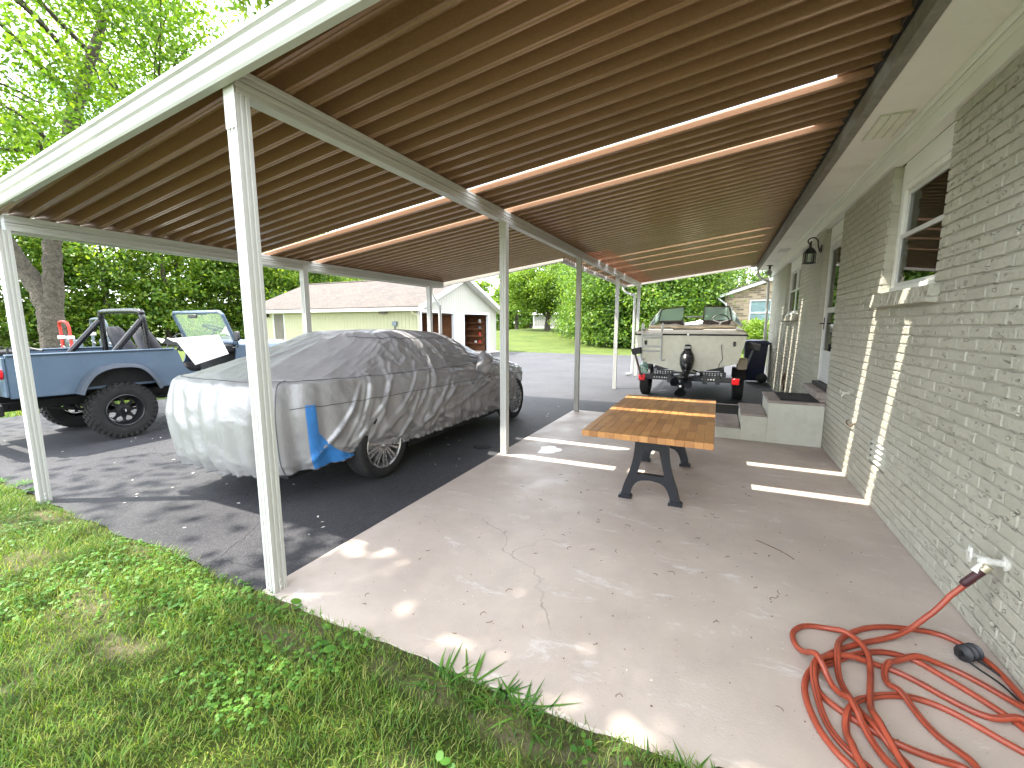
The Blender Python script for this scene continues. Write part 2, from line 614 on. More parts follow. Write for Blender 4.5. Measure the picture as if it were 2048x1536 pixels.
def m_wood():
    m, nt, b = newmat('butcher_block_wood')
    oi = nt.nodes.new('ShaderNodeObjectInfo')
    p = pos(nt)
    r = nt.nodes.new('ShaderNodeValToRGB')
    cols = [(0.26, 0.112, 0.036), (0.41, 0.19, 0.06), (0.46, 0.22, 0.07), (0.33, 0.145, 0.045), (0.49, 0.245, 0.085), (0.38, 0.17, 0.052)]
    els = r.color_ramp.elements
    while len(els) < len(cols):
        els.new(0.5)
    for i, c in enumerate(cols):
        els[i].position = i / (len(cols) - 1)
        els[i].color = c4(c)
    nt.links.new(oi.outputs['Random'], r.inputs['Fac'])
    gr = noise(nt, 9, 8, 0.75, pos(nt, (6.0, 0.9, 3.0)), 1.2)
    col = mixc(nt, ramp(nt, gr, 0.54, 0.66, (0, 0, 0), (0.5, 0.5, 0.5)), r.outputs['Color'], (0.20, 0.075, 0.022))
    kn = noise(nt, 11, 8, 0.8, p, 2.5)
    col = mixc(nt, ramp(nt, kn, 0.60, 0.66, (0, 0, 0), (0.75, 0.75, 0.75)), col, (0.085, 0.035, 0.014))
    nt.links.new(col, b.inputs['Base Color'])
    b.inputs['Roughness'].default_value = 0.42
    bump(nt, b, gr, 0.15, 0.003)
    return m

def m_shingle():
    m, nt, b = newmat('roof_shingles')
    p = pos(nt)
    br = nt.nodes.new('ShaderNodeTexBrick')
    br.inputs['Scale'].default_value = 1.0
    br.inputs['Color1'].default_value = c4((0.085, 0.066, 0.053))
    br.inputs['Color2'].default_value = c4((0.044, 0.037, 0.032))
    br.inputs['Mortar'].default_value = c4((0.03, 0.026, 0.024))
    br.inputs['Mortar Size'].default_value = 0.012
    br.inputs['Brick Width'].default_value = 0.32
    br.inputs['Row Height'].default_value = 0.14
    nt.links.new(p, br.inputs['Vector'])
    col = mixc(nt, ramp(nt, noise(nt, 7, 6, 0.7, p), 0.35, 0.7, (0, 0, 0), (0.6, 0.6, 0.6)), br.outputs['Color'], (0.105, 0.083, 0.068))
    nt.links.new(col, b.inputs['Base Color'])
    b.inputs['Roughness'].default_value = 0.9
    bump(nt, b, br.outputs['Fac'], 0.5, 0.02)
    return m

def m_farbrick():
    m, nt, b = newmat('tan_brick')
    g = nt.nodes.new('ShaderNodeNewGeometry')
    sx = nt.nodes.new('ShaderNodeSeparateXYZ')
    cx = nt.nodes.new('ShaderNodeCombineXYZ')
    nt.links.new(g.outputs['Position'], sx.inputs[0])
    nt.links.new(sx.outputs['X'], cx.inputs['X'])
    nt.links.new(sx.outputs['Z'], cx.inputs['Y'])
    br = nt.nodes.new('ShaderNodeTexBrick')
    br.inputs['Scale'].default_value = 1.0
    br.inputs['Color1'].default_value = c4((0.31, 0.235, 0.145))
    br.inputs['Color2'].default_value = c4((0.03, 0.018, 0.014))
    br.inputs['Mortar'].default_value = c4((0.27, 0.235, 0.18))
    br.inputs['Mortar Size'].default_value = 0.012
    br.inputs['Brick Width'].default_value = 0.42
    br.inputs['Row Height'].default_value = 0.125
    br.inputs['Bias'].default_value = -0.25
    nt.links.new(cx.outputs[0], br.inputs['Vector'])
    nt.links.new(br.outputs['Color'], b.inputs['Base Color'])
    b.inputs['Roughness'].default_value = 0.85
    bump(nt, b, br.outputs['Fac'], -0.5, 0.01)
    return m

MAT = dict(
    concrete=m_concrete(), asphalt=m_asphalt(), lawn=m_lawn(), brick=m_brick(), pan=m_roofpan(),
    glass=m_glass('window_glass'), gglass=m_glass('green_glass', (0.66, 0.84, 0.76), 0.08, 0.22), boatglass=m_glass('dusty_boat_glass', (0.66, 0.84, 0.76), 0.10, 0.5), lamp_glass=m_glass('lamp_glass', (0.8, 0.88, 0.84), 0.06), wood=m_wood(),
    shingle=m_shingle(), farbrick=m_farbrick(),
    alu=pm('white_aluminium', (0.52, 0.515, 0.475), 0.42, 0, 0.05, 1.5, ((0.42, 0.40, 0.32), 3.0, 0.35), 0.05, 20),
    trim=pm('white_trim', (0.80, 0.80, 0.75), 0.5, 0, 0.04, 2),
    soffit=pm('white_soffit', (0.88, 0.86, 0.80), 0.6, 0, 0.05, 1.2, ((0.52, 0.50, 0.44), 2.0, 0.35)),
    fascia=pm('weathered_fascia', (0.235, 0.22, 0.185), 0.65, 0, 0.2, 14, ((0.14, 0.13, 0.11), 30, 0.5)),
    steppaint=pm('painted_step', (0.53, 0.525, 0.44), 0.7, 0, 0.08, 3, ((0.28, 0.26, 0.2), 5, 0.4), 0.3, 70),
    tread=pm('worn_step_tread', (0.30, 0.25, 0.22), 0.75, 0, 0.2, 5, ((0.5, 0.48, 0.45), 9, 0.5), 0.3, 70),
    black=pm('black_metal', (0.011, 0.011, 0.0125), 0.4, 0, 0.2, 5),
    iron=pm('cast_iron', (0.013, 0.015, 0.019), 0.42, 0.3, 0.2, 6, ((0.045, 0.03, 0.02), 9, 0.25), 0.25, 60),
    rubber=pm('tyre_rubber', (0.014, 0.0135, 0.0135), 0.8, 0, 0.2, 8, ((0.07, 0.06, 0.05), 10, 0.4), 0.2, 90),
    plast=pm('black_plastic', (0.012, 0.012, 0.013), 0.5, 0, 0.15, 8),
    hose=pm('red_hose', (0.31, 0.056, 0.026), 0.38, 0, 0.16, 12, ((0.22, 0.03, 0.015), 14, 0.5), 0.08, 80),
    hosestripe=pm('hose_stripe', (0.05, 0.012, 0.01), 0.45, 0, 0.2, 12),
    maroon=pm('maroon_coupling', (0.05, 0.012, 0.016), 0.45),
    brass=pm('worn_brass', (0.50, 0.45, 0.32), 0.35, 0.6, 0.2, 40),
    oldwhite=pm('chipped_white_paint', (0.62, 0.61, 0.55), 0.5, 0, 0.08, 20, ((0.2, 0.13, 0.08), 45, 0.6)),
    mat_=pm('door_mat', (0.022, 0.02, 0.02), 0.95, 0, 0.4, 60, None, 0.8, 200),
    white=pm('white_paint', (0.62, 0.62, 0.60), 0.4, 0, 0.03, 3),
    paint=pm('spilt_white_paint', (0.80, 0.80, 0.80), 0.35, 0, 0.02, 3),
    cover=pm('silver_car_cover', (0.33, 0.322, 0.325), 0.37, 0.3, 0.07, 2.5, None, 0.3, 30, 0.014),
    blue=pm('blue_nylon', (0.04, 0.20, 0.52), 0.5, 0, 0.1, 12, None, 0.5, 30, 0.01),
    seam=pm('cover_seam', (0.10, 0.10, 0.105), 0.6),
    alloy=pm('alloy_wheel', (0.50, 0.50, 0.51), 0.28, 0.85, 0.08, 6),
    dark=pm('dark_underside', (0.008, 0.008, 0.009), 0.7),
    jeep=pm('blue_grey_paint', (0.082, 0.121, 0.172), 0.42, 0.0, 0.08, 3, ((0.13, 0.17, 0.215), 5, 0.5), 0.05, 30, 0.004, 0.12),
    hood=pm('faded_hood', (0.18, 0.235, 0.30), 0.5, 0, 0.06, 3),
    flare=pm('grey_flare', (0.055, 0.068, 0.09), 0.5),
    rollbar=pm('gloss_black_tube', (0.008, 0.008, 0.010), 0.27, 0, 0.1, 5, None, 0, 60, 0.004, 0.0),
    seat=pm('charcoal_fabric', (0.045, 0.043, 0.047), 0.9, 0, 0.15, 20, None, 0.4, 120),
    red=pm('red_lens', (0.55, 0.012, 0.014), 0.15, 0, 0.1, 20),
    redpaint=pm('red_paint', (0.50, 0.035, 0.02), 0.4, 0, 0.1, 6),
    greymetal=pm('grey_metal', (0.15, 0.18, 0.20), 0.4, 0.3, 0.12, 6),
    hull=pm('cream_gelcoat', (0.82, 0.785, 0.63), 0.28, 0, 0.03, 2, ((0.50, 0.46, 0.34), 2.2, 0.25), 0, 60, 0.004, 0.2),
    deck=pm('tan_deck', (0.78, 0.72, 0.61), 0.5, 0, 0.05, 3),
    canvas=pm('beige_canvas', (0.44, 0.38, 0.285), 0.85, 0, 0.15, 9, None, 0.6, 16, 0.03),
    brown=pm('brown_vinyl', (0.085, 0.052, 0.04), 0.5),
    chrome=pm('dull_chrome', (0.74, 0.73, 0.69), 0.32, 0.5, 0.05, 5),
    bin=pm('navy_plastic', (0.012, 0.018, 0.055), 0.45, 0, 0.12, 4),
    binlogo=pm('pale_print', (0.42, 0.50, 0.60), 0.6),
    siding=pm('cream_siding', (0.45, 0.43, 0.28), 0.65, 0, 0.04, 1.2),
    gable=pm('white_siding', (0.40, 0.39, 0.335), 0.65, 0, 0.04, 1.2),
    osb=pm('brown_board', (0.20, 0.085, 0.035), 0.8, 0, 0.3, 5, ((0.09, 0.04, 0.02), 8, 0.5)),
    greydoor=pm('grey_brown_door', (0.16, 0.14, 0.115), 0.6),
    shed=pm('grey_metal_siding', (0.33, 0.32, 0.31), 0.5, 0.1, 0.05, 1),
    bark=pm('bark', (0.10, 0.082, 0.062), 0.95, 0, 0.45, 9, ((0.19, 0.17, 0.14), 14, 0.7), 1.0, 18, 0.12),
    interior=pm('dark_interior', (0.06, 0.055, 0.05), 0.9),
    blind=pm('window_blind', (0.32, 0.31, 0.29), 0.7),
    bluish=pm('blue_tarp', (0.05, 0.11, 0.30), 0.5),
    twig=pm('dry_debris', (0.12, 0.07, 0.035), 0.9, 0, 0.4, 30),
    chip=pm('pale_flecks', (0.60, 0.57, 0.50), 0.8),
    curtain=pm('pale_curtain', (0.55, 0.62, 0.66), 0.8),
)
MAT['leafA'] = leaf_mat('sweetgum_leaf', [(0.06, 0.13, 0.014), (0.10, 0.20, 0.022), (0.15, 0.25, 0.03), (0.21, 0.30, 0.045)], 0.5)
MAT['leafB'] = leaf_mat('woodland_leaf', [(0.04, 0.095, 0.014), (0.08, 0.16, 0.02), (0.135, 0.215, 0.028), (0.215, 0.28, 0.045)], 0.46)
MAT['leafC'] = leaf_mat('bright_leaf', [(0.07, 0.14, 0.015), (0.12, 0.21, 0.025), (0.17, 0.26, 0.035), (0.22, 0.30, 0.05)], 0.42)
MAT['leafD'] = leaf_mat('thicket_leaf', [(0.045, 0.10, 0.018), (0.085, 0.17, 0.028), (0.13, 0.225, 0.04), (0.21, 0.29, 0.07)], 0.42)
MAT['grass'] = leaf_mat('grass_blade', [(0.05, 0.13, 0.022), (0.085, 0.185, 0.028), (0.13, 0.23, 0.036), (0.19, 0.26, 0.05), (0.30, 0.30, 0.11)], 0.4)
MAT['weed'] = leaf_mat('weed_leaf', [(0.04, 0.125, 0.02), (0.07, 0.18, 0.025), (0.11, 0.225, 0.035)], 0.3)

# ------------------------------------------------------------------ ground
def ground_z(x, y):
    d = -0.4354 * x + 0.9 * y
    return -0.034 + 0.027 * (1 - np.where(x > -2.27, sstep(1.43, 1.50, y), sstep(1.30, 1.43, y))) + 1.15 * sstep(24, 56, d) * sstep(-34, -20, x)

SPOTS = [(-3.9, 0.98, 0.33, 0.13), (-3.1, 0.95, 0.30, 0.10), (-2.45, 0.86, 0.22, 0.10), (-1.9, 1.22, 0.35, 0.07), (-1.1, 1.27, 0.3, 0.06),
         (-1.35, 0.55, 0.25, 0.10), (-0.6, 1.25, 0.25, 0.06), (-0.25, 1.28, 0.3, 0.05), (-4.7, 1.28, 0.4, 0.06), (-3.3, 1.33, 0.5, 0.05),
         (-2.6, 0.35, 0.3, 0.12), (-0.7, 0.7, 0.2, 0.1)]

def soil(x, y):
    s = np.zeros_like(x)
    for (cx, cy, a, b) in SPOTS:
        s = np.maximum(s, 1.15 - ((x - cx) / a) ** 2 - ((y - cy) / b) ** 2)
    s = np.clip(s, 0, 1) * np.clip(2.6 * vnoise(x * 7 + 50, y * 11 + 50, 3) - .55, 0, 1)
    s += 0.5 * sstep(0.62, 0.85, vnoise(x * 2.3 + 20, y * 2.3 + 90, 5))
    s += 0.9 * sstep(1.28, 1.40, y) * (y < 1.5) * vnoise(x * 5 + 7, y * 5 + 70, 6) * (x > -5.6)
    near = (x > -9) & (x < 2) & (y < 1.6) & (y > -3)
    return np.clip(s, 0, 1) * near * .6

def axis_pts(a, b, fa, fb, fine, far, nfar):
    lo = fa - np.geomspace(0.3, fa - a, nfar)[::-1] if fa > a else np.array([])
    hi = fb + np.geomspace(0.3, b - fb, nfar)
    return np.concatenate([lo, np.linspace(fa, fb, int((fb - fa) / fine) + 1), hi])

gx = axis_pts(-400, 400, -8, 1.6, 0.06, 0, 60)
gy = axis_pts(-300, 500, -1.5, 1.6, 0.05, 0, 90)
GX, GY = np.meshgrid(gx, gy, indexing='ij')
GZ = ground_z(GX, GY)
nearm = (GX > -8.2) & (GX < 1.8) & (GY > -1.8) & (GY < 1.7)
GZ = GZ + nearm * (0.03 * (vnoise(GX * 1.7 + 40, GY * 1.7 + 40, 8) - 0.5) + 0.012 * (vnoise(GX * 9 + 40, GY * 9 + 40, 9) - 0.5))
nx, ny = GX.shape
V = np.stack([GX.ravel(), GY.ravel(), GZ.ravel()], 1)
ii = (np.arange(nx - 1)[:, None] * ny + np.arange(ny - 1)[None, :]).ravel()
F = np.stack([ii, ii + ny, ii + ny + 1, ii + 1], 1)
lawn = mesh_np('lawn', V, F, MAT['lawn'], None, True)
lawn['kind'] = 'structure'
at = lawn.data.attributes.new('soil', 'FLOAT', 'POINT')
at.data.foreach_set('value', soil(GX, GY).ravel().astype(np.float32))

# driveway: one asphalt sheet with a ragged lawn edge
edge = []
xs = np.linspace(-10.6, -2.2, 120)
for x in xs:
    edge.append((x, 1.40 + 0.05 * (vnoise(np.array([x * 3.1 + 60]), np.array([3.0]), 4)[0] - 0.5) + 0.03 * (vnoise(np.array([x * 11 + 60]), np.array([9.0]), 4)[0] - 0.5)))
poly = edge + [(-2.2, 7.2), (2.5, 7.2), (2.5, 14.6), (1.2, 22.0)]
for t in np.linspace(0, 1, 60):
    x = 1.2 + t * (-13.0)
    poly.append((x, 21.9 + 0.12 * math.sin(x * 1.3) + 0.06 * math.sin(x * 5.1)))
poly += [(-11.8, 14.0), (-10.4, 11.0), (-10.2, 5.0), (-10.6, 2.4)]
bm = bmesh.new()
vs = [bm.verts.new((x, y, -0.018)) for x, y in poly]
bm.faces.new(vs)
bmesh.ops.triangulate(bm, faces=bm.faces)
me = bpy.data.meshes.new('driveway')
bm.to_mesh(me)
bm.free()
me.materials.append(MAT['asphalt'])
drv = link(bpy.data.objects.new('driveway', me))
drv['kind'] = 'structure'

# patio slab with a slightly worn edge
mb = MB()
N_ = 60
top, bot = [], []
for i in range(N_ + 1):
    x = -2.26 + 3.49 * i / N_
    top.append((x, 1.395 + 0.003 * math.sin(i * 1.7) + 0.002 * math.sin(i * 4.1), 0.0))
mb.loft([[(p[0], p[1], -0.12) for p in top], [(p[0], p[1] - 0.0, -0.010) for p in top], [(p[0], p[1] + 0.010, 0.0) for p in top],
         [(p[0], 7.22, 0.0) for p in top], [(p[0], 7.23, -0.12) for p in top]])
mb.add([(-2.262, 1.40, -0.12), (-2.262, 7.22, -0.12), (-2.258, 7.22, 0), (-2.258, 1.41, 0)], [(0, 1, 2, 3)])
struct(mb, 'patio_slab', MAT['concrete'])

# ------------------------------------------------------------------ house
WX = 1.217
house = thing('house', 'grey-beige painted brick house along the right edge of the patio', 'house', (WX, 5, 0))
CH, BL = 0.068, 0.2095
OPEN = [(3.69, 4.72, 26 * CH, 41 * CH), (6.30, 7.26, 9 * CH, 41 * CH), (9.10, 10.85, 25 * CH, 41 * CH), (4.14, 4.54, 5 * CH, 8 * CH)]
Y0, Y1 = -3.0, 13.75
wall = None
mb = MB()
ys = sorted({Y0, Y1} | {o[0] for o in OPEN} | {o[1] for o in OPEN})
for a, b in zip(ys[:-1], ys[1:]):
    ea = eb = 0.0
    if not any(o[0] <= a + 1e-6 and o[1] >= b - 1e-6 for o in OPEN):
        ea = .0035 if a > Y0 else 0.0
        eb = .0035 if b < Y1 else 0.0
    z = -0.1
    for o in sorted([o for o in OPEN if o[0] <= a + 1e-6 and o[1] >= b - 1e-6], key=lambda o: o[2]):
        mb.box(WX + 0.0105, WX + 0.08, a + ea, b - eb, z, o[2] - .003)
        z = o[3] + .003
    if z < 41 * CH - 0.01:
        mb.box(WX + 0.0105, WX + 0.08, a + ea, b - eb, z, 41 * CH - .002)
wall = mb.build('wall', MAT['brick'], house)
mb = MB()
mb.box(7.0, 7.1, Y0, Y1, 0, 3.0)
mb.box(WX + 0.102, 6.998, Y0, Y0 + 0.1, 0, 3.0)
mb.box(WX + 0.102, 6.998, Y1 - 0.1, Y1, 0, 3.0)
mb.box(WX + 0.102, 6.998, Y0 + .102, Y1 - .102, 0.5, 0.55)
mb.build('shell_wall', MAT['interior'], house)
# hidden room linings close behind the window openings
specs = []
for c in range(41):
    z0, z1 = c * CH, (c + 1) * CH
    off = (0.5 * BL if c % 2 else 0.0) + 0.004 * ((c * 7) % 5)
    y = Y0 - off
    while y < Y1:
        a, b = max(y + 0.0045, Y0), min(y + BL - 0.0045, Y1)
        y += BL
        segs = [(a, b)]
        for o in OPEN:
            if o[2] < (z0 + z1) / 2 < o[3]:
                ns = []
                for (p, q) in segs:
                    if q <= o[0] or p >= o[1]:
                        ns.append((p, q))
                    else:
                        if p < o[0] - 0.02:
                            ns.append((p, o[0]))
                        if q > o[1] + 0.02:
                            ns.append((o[1], q))
                segs = ns
        for (p, q) in segs:
            if q - p > 0.025:
                specs.append((p, q, z0 + 0.0045, z1 - 0.0045))
fw = Vector((-0.4354, 0.9, 0))
def vis_size(s):
    y, z = (s[0] + s[1]) / 2, (s[2] + s[3]) / 2
    d = WX * -0.431 + y * 0.8918 - (z - 1.5) * -0.137 * -1
    if d < 0.3:
        return 0
    px = 1024 + 852 * (WX * 0.9 + y * 0.4354) / d
    if px > 2140:
        return 0
    return (s[1] - s[0]) / d ** 2
order = sorted(range(len(specs)), key=lambda i: -vis_size(specs[i]))
ind = set(order[:298])
proto = []
for k in range(6):
    mbp = MB().cbox(0, 0.085, -(BL - 0.009) / 2, (BL - 0.009) / 2, -(CH - 0.009) / 2, (CH - 0.009) / 2, 0.003 + 0.0006 * k)
    rr = random.Random(k)
    mbp.v = [(v[0] + rr.uniform(-.0012, .0012), v[1] + rr.uniform(-.0012, .0012), v[2] + rr.uniform(-.0012, .0012)) for v in mbp.v]
    me = bpy.data.meshes.new('brick')
    me.from_pydata(mbp.v, [], mbp.f)
    me.materials.append(MAT['brick'])
    proto.append(me)
rest = MB()
Wi = W[house.name].inverted()
for i, (p, q, z0, z1) in enumerate(specs):
    dx = random.uniform(-0.0012, 0.0016)
    full = abs((q - p) - (BL - 0.009)) < 1e-4
    if i in ind and full:
        o = bpy.data.objects.new('brick', proto[i % 6])
        COL.objects.link(o)
        o.parent = wall
        o.location = Wi @ Vector((WX + dx, (p + q) / 2, (z0 + z1) / 2))
        o.rotation_euler = (random.uniform(-.004, .004), 0, random.uniform(-.006, .006))
        W[o.name] = W[house.name]
    elif i in ind:
        MB().cbox(WX + dx, WX + 0.085, p, q, z0, z1, 0.004).build('brick', MAT['brick'], wall)
    else:
        rest.cbox(WX + dx, WX + 0.085, p, q, z0, z1, 0.004)
o = rest.build('brick_courses', MAT['brick'], wall)
o['kind'] = 'stuff'

# brick sills (rowlock course), each brick its own piece
def sill(y0, y1, ztop, parent):
    n = max(3, int((y1 - y0) / 0.075))
    st = (y1 - y0) / n
    base = MB().box(WX - 0.03, WX + 0.09, y0 + .01, y1 - .01, ztop - 0.11, ztop - 0.012).build('window_sill', MAT['brick'], parent)
    for k in range(n):
        M = Mx((WX - 0.055 + random.uniform(-.004, .004), y0 + (k + .5) * st, ztop - 0.066), ry=R(7))
        MB().cbox(-.0, .15, -st / 2 + .003, st / 2 - .003, -.055, .055, 0.005, M).build('sill_brick', MAT['brick'], base)
sill(3.60, 4.75, 26 * CH, house)
sill(9.02, 10.92, 25 * CH, house)

def window(y0, y1, z0, z1, parent, mull=1, blinds=True):
    xf = WX + 0.065
    fr = MB()
    fr.cbox(xf, xf + .03, y0, y0 + .075, z0, z1, .004)
    fr.cbox(xf, xf + .03, y1 - .075, y1, z0, z1, .004)
    fr.cbox(xf - .012, xf + .03, y0 + .0755, y1 - .0755, z1 - .17, z1, .004)
    fr.cbox(xf - .002, xf + .03, y0 + .0755, y1 - .0755, z1 - .215, z1 - .172, .003)
    fr.cbox(xf - .03, xf + .03, y0 + .0755, y1 - .0755, z0, z0 + .035, .004)
    win = fr.build('window', MAT['trim'], parent)
    a, b = y0 + .076, y1 - .076
    wd = (b - a) / mull
    zt, zb = z1 - .216, z0 + .036
    zm = (zt + zb) / 2 + .01
    for k in range(mull):
        p, q = a + k * wd + (.02 if k else 0), a + (k + 1) * wd - (.02 if k < mull - 1 else 0)
        for (za, zc, xo) in ((zm, zt, .022), (zb, zm + .03, .0)):
            s = MB()
            x0 = xf + .002 + xo
            t = .036
            s.cbox(x0, x0 + .02, p, p + t, za, zc, .003)
            s.cbox(x0, x0 + .02, q - t, q, za, zc, .003)
            s.cbox(x0, x0 + .02, p + t + .0003, q - t - .0003, za, za + t, .003)
            s.cbox(x0, x0 + .02, p + t + .0003, q - t - .0003, zc - t, zc, .003)
            s.build('sash', MAT['white'], win)
            MB().box(x0 + .008, x0 + .012, p + t, q - t, za + t, zc - t).build('pane', MAT['glass'], win)
        if k < mull - 1:
            MB().cbox(xf, xf + .03, q + .0005, q + .0395, zb, zt, .003).build('mullion', MAT['trim'], win)
    if blinds:
        bl = MB()
        z = zt
        while z > zb:
            bl.box(xf + .055, xf + .075, a + .01, b - .01, z - .003, z, Mx((0, 0, 0)))
            z -= .032
        bl.build('blind', MAT['blind'], win)
    return win
window(3.69, 4.72, 26 * CH, 41 * CH, house)
window(9.10, 10.85, 25 * CH, 41 * CH, house, 2)

# storm door
xf = WX + 0.065
fr = MB()
dy0, dy1, dz0, dz1 = 6.30, 7.26, 9 * CH + .12, 41 * CH
fr.cbox(xf, xf + .03, dy0, dy0 + .06, dz0, dz1, .004)
fr.cbox(xf, xf + .03, dy1 - .06, dy1, dz0, dz1, .004)
fr.cbox(xf - .01, xf + .03, dy0 + .0605, dy1 - .0605, dz1 - .17, dz1, .004)
fr.cbox(xf - .002, xf + .03, dy0 + .0605, dy1 - .0605, dz1 - .24, dz1 - .172, .004)
door = fr.build('door', MAT['trim'], house)
a, b, zb, zt = dy0 + .062, dy1 - .062, dz0 + .01, dz1 - .242
lf = MB()
for (p, q, r_, s_) in ((a, a + .075, zb, zt), (b - .075, b, zb, zt), (a + .0755, b - .0755, zb, zb + .09), (a + .0755, b - .0755, zt - .07, zt),
                       (a + .0755, b - .0755, 1.66, 1.73), (a + .0755, b - .0755, 1.10, 1.16)):
    lf.cbox(xf + .004, xf + .03, p, q, r_, s_, .004)
lf.build('door_leaf', MAT['white'], door)
MB().box(xf + .014, xf + .018, a + .075, b - .075, 1.73, zt - .07).build('pane', MAT['glass'], door)
MB().box(xf + .014, xf + .018, a + .075, b - .075, 1.16, 1.66).build('pane', MAT['glass'], door)
MB().cbox(xf + .012, xf + .02, a + .075, b - .075, zb + .09, 1.10, .002).build('kick_panel', MAT['white'], door)
MB().tube([(xf, b - .03, 1.52), (xf - .05, b - .03, 1.52), (xf - .055, b - .10, 1.52)], .009, 8).box(xf - .004, xf + .003, b - .045, b - .015, 1.44, 1.60).build('handle', MAT['black'], door, True)
MB().box(xf + .10, xf + .14, a - .05, b + .05, zb, zt + .1).build('inner_door', MAT['interior'], door)
mbs = MB().cbox(WX - .10, WX + .06, 6.28, 7.28, 9 * CH - .01, 9 * CH + .07, .008)
mbs.cbox(WX - .06, WX + .04, 6.29, 7.27, 8 * CH + .012, 9 * CH - .012, .006)
mbs.build('threshold', MAT['tread'], house)
MB().box(WX - .001, WX + .07, 6.33, 7.22, 9 * CH + .0705, 9 * CH + .118).build('threshold', MAT['plast'], house)

# crawl-space vent with louvres
vt = MB().cbox(WX + .02, WX + .06, 4.142, 4.538, 5 * CH + .002, 8 * CH - .002, .003).build('crawl_vent', MAT['brick'], house)
for k in range(4):
    MB().cbox(-.004, .042, 4.15, 4.53, -.004, .004, .002, Mx((WX + .004, 0, 5 * CH + .028 + k * .049), ry=R(-50))).build('louvre', MAT['steppaint'], vt)

# frieze, soffit, fascia, house roof
MB().cbox(WX - .035, WX + .06, Y0, Y1, 41 * CH + .001, 2.969, .006).build('frieze_board', MAT['trim'], house)
MB().cbox(WX - .060, WX - .0355, Y0, Y1, 2.925, 2.969, .008).cbox(WX - .045, WX - .0355, Y0, Y1, 2.88, 2.924, .004).build('crown_moulding', MAT['trim'], house)
so = MB().box(.868, WX + .06, Y0, Y1, 2.970, 2.985).build('soffit', MAT['soffit'], house)
for y in (1.6, 5.2, 8.8, 12.4):
    MB().box(.87, WX - .062, y, y + .012, 2.9665, 2.9695).build('soffit_batten', MAT['soffit'], so)
for (ya, yb, xa, xb) in ((4.05, 4.52, .93, 1.13),):
    vt = MB().cbox(xa, xb, ya, yb, 2.962, 2.9695, .002).build('soffit_vent', MAT['oldwhite'], so)  # darker panel colour paints the shade in the gaps between slats
    for j in range(3):
        for k in range(16):
            y_ = ya + .02 + k * (yb - ya - .04) / 16
            xx = xa + .012 + j * (xb - xa - .02) / 3
            MB().box(xx, xx + (xb - xa - .02) / 3 - .012, y_, y_ + .014, 2.953, 2.9615, Mx()).build('slat', MAT['soffit'], vt)
vt = MB().cbox(.96, 1.14, 10.0, 10.4, 2.955, 2.9695, .003).build('soffit_vent', MAT['white'], so)
MB().box(.803, .862, Y0, Y1 - .2, 2.962, 3.085).build('fascia', MAT['fascia'], house)
MB().box(.797, .8025, Y0, Y1 - .2, 3.06, 3.085).build('drip_edge', MAT['fascia'], house)
MB().add([(.78, Y0 - .2, 3.16), (.78, Y1 + .2, 3.16), (4.2, Y1 + .2, 4.5), (4.2, Y0 - .2, 4.5), (7.4, Y1 + .2, 3.2), (7.4, Y0 - .2, 3.2),
          (.78, Y0 - .2, 3.10), (.78, Y1 + .2, 3.10), (7.4, Y1 + .2, 3.12), (7.4, Y0 - .2, 3.12)],
         [(0, 3, 2, 1), (3, 5, 4, 2), (6, 7, 8, 9), (0, 1, 7, 6), (5, 9, 8, 4), (0, 6, 9, 5, 3), (1, 2, 4, 8, 7)]).build('roof', MAT['shingle'], house)

# ------------------------------------------------------------------ carport
cp = thing('carport', 'white post carport with brown ribbed metal roof attached to the house', 'carport', (-2.2, 1.45, 0))
def rz_(x):
    return 2.73 + 0.12 * (x + 2.2)
PER = 0.1525
GAPS = {14, 19, 45, 49, 54, 61}          # ribs after which the pan has pulled open
YR = 1.40
RH = 0.076
def pan(i):
    ya = YR + i * 2 * PER
    wide = ya < 7.5
    xl = -5.42 if wide else -2.60
    xr = 0.80
    mb = MB()
    for j in range(2):
        rib = i * 2 + j
        y = YR + rib * PER
        g = rib in GAPS
        f0 = .020
        fl_ = [(y - f0, 0.0), (y - .006, 0.0), (y - .003, .0045), (y + .003, .0045)] + ([] if g else [(y + .006, 0.0), (y + f0, 0.0)])
        tp = [(y + .034, RH), (y + PER * .5, RH + .002), (y + PER - .034, RH), (y + PER - f0, 0.0)]
        if g:
            profs = [fl_, [(y + PER - .027, RH * .5), (y + PER - f0, 0.0)]]
        else:
            profs = [fl_ + tp]
        for prof in profs:
            mb.loft([[(x, p[0], rz_(x) + p[1]) for p in prof] for x in (xl, -3.6 if wide else -1.8, -2.2, -.6, xr)])
    o = mb.build('roof_pan', MAT['pan'], cp)
    return o
npan = int((13.36 - YR) / (2 * PER))
for i in range(npan):
    pan(i)
YE = YR + npan * 2 * PER
YW = YR + math.ceil((7.5 - YR) / (2 * PER)) * 2 * PER
# unseen sheet added over the pan ends to cut off the sun stripes
MB().add([(.60, 1.35, rz_(.60) + .075), (.60, YE + .05, rz_(.60) + .075), (.84, YE + .05, rz_(.84) + .09), (.84, 1.35, rz_(.84) + .09)], [(0, 1, 2, 3)]).build('stripe_stop_sheet', MAT['alu'], cp)
# dark closure behind the rib ends
MB().box(.792, .796, 1.38, YE, 3.062, 3.16).build('rib_closure', MAT['dark'], cp)

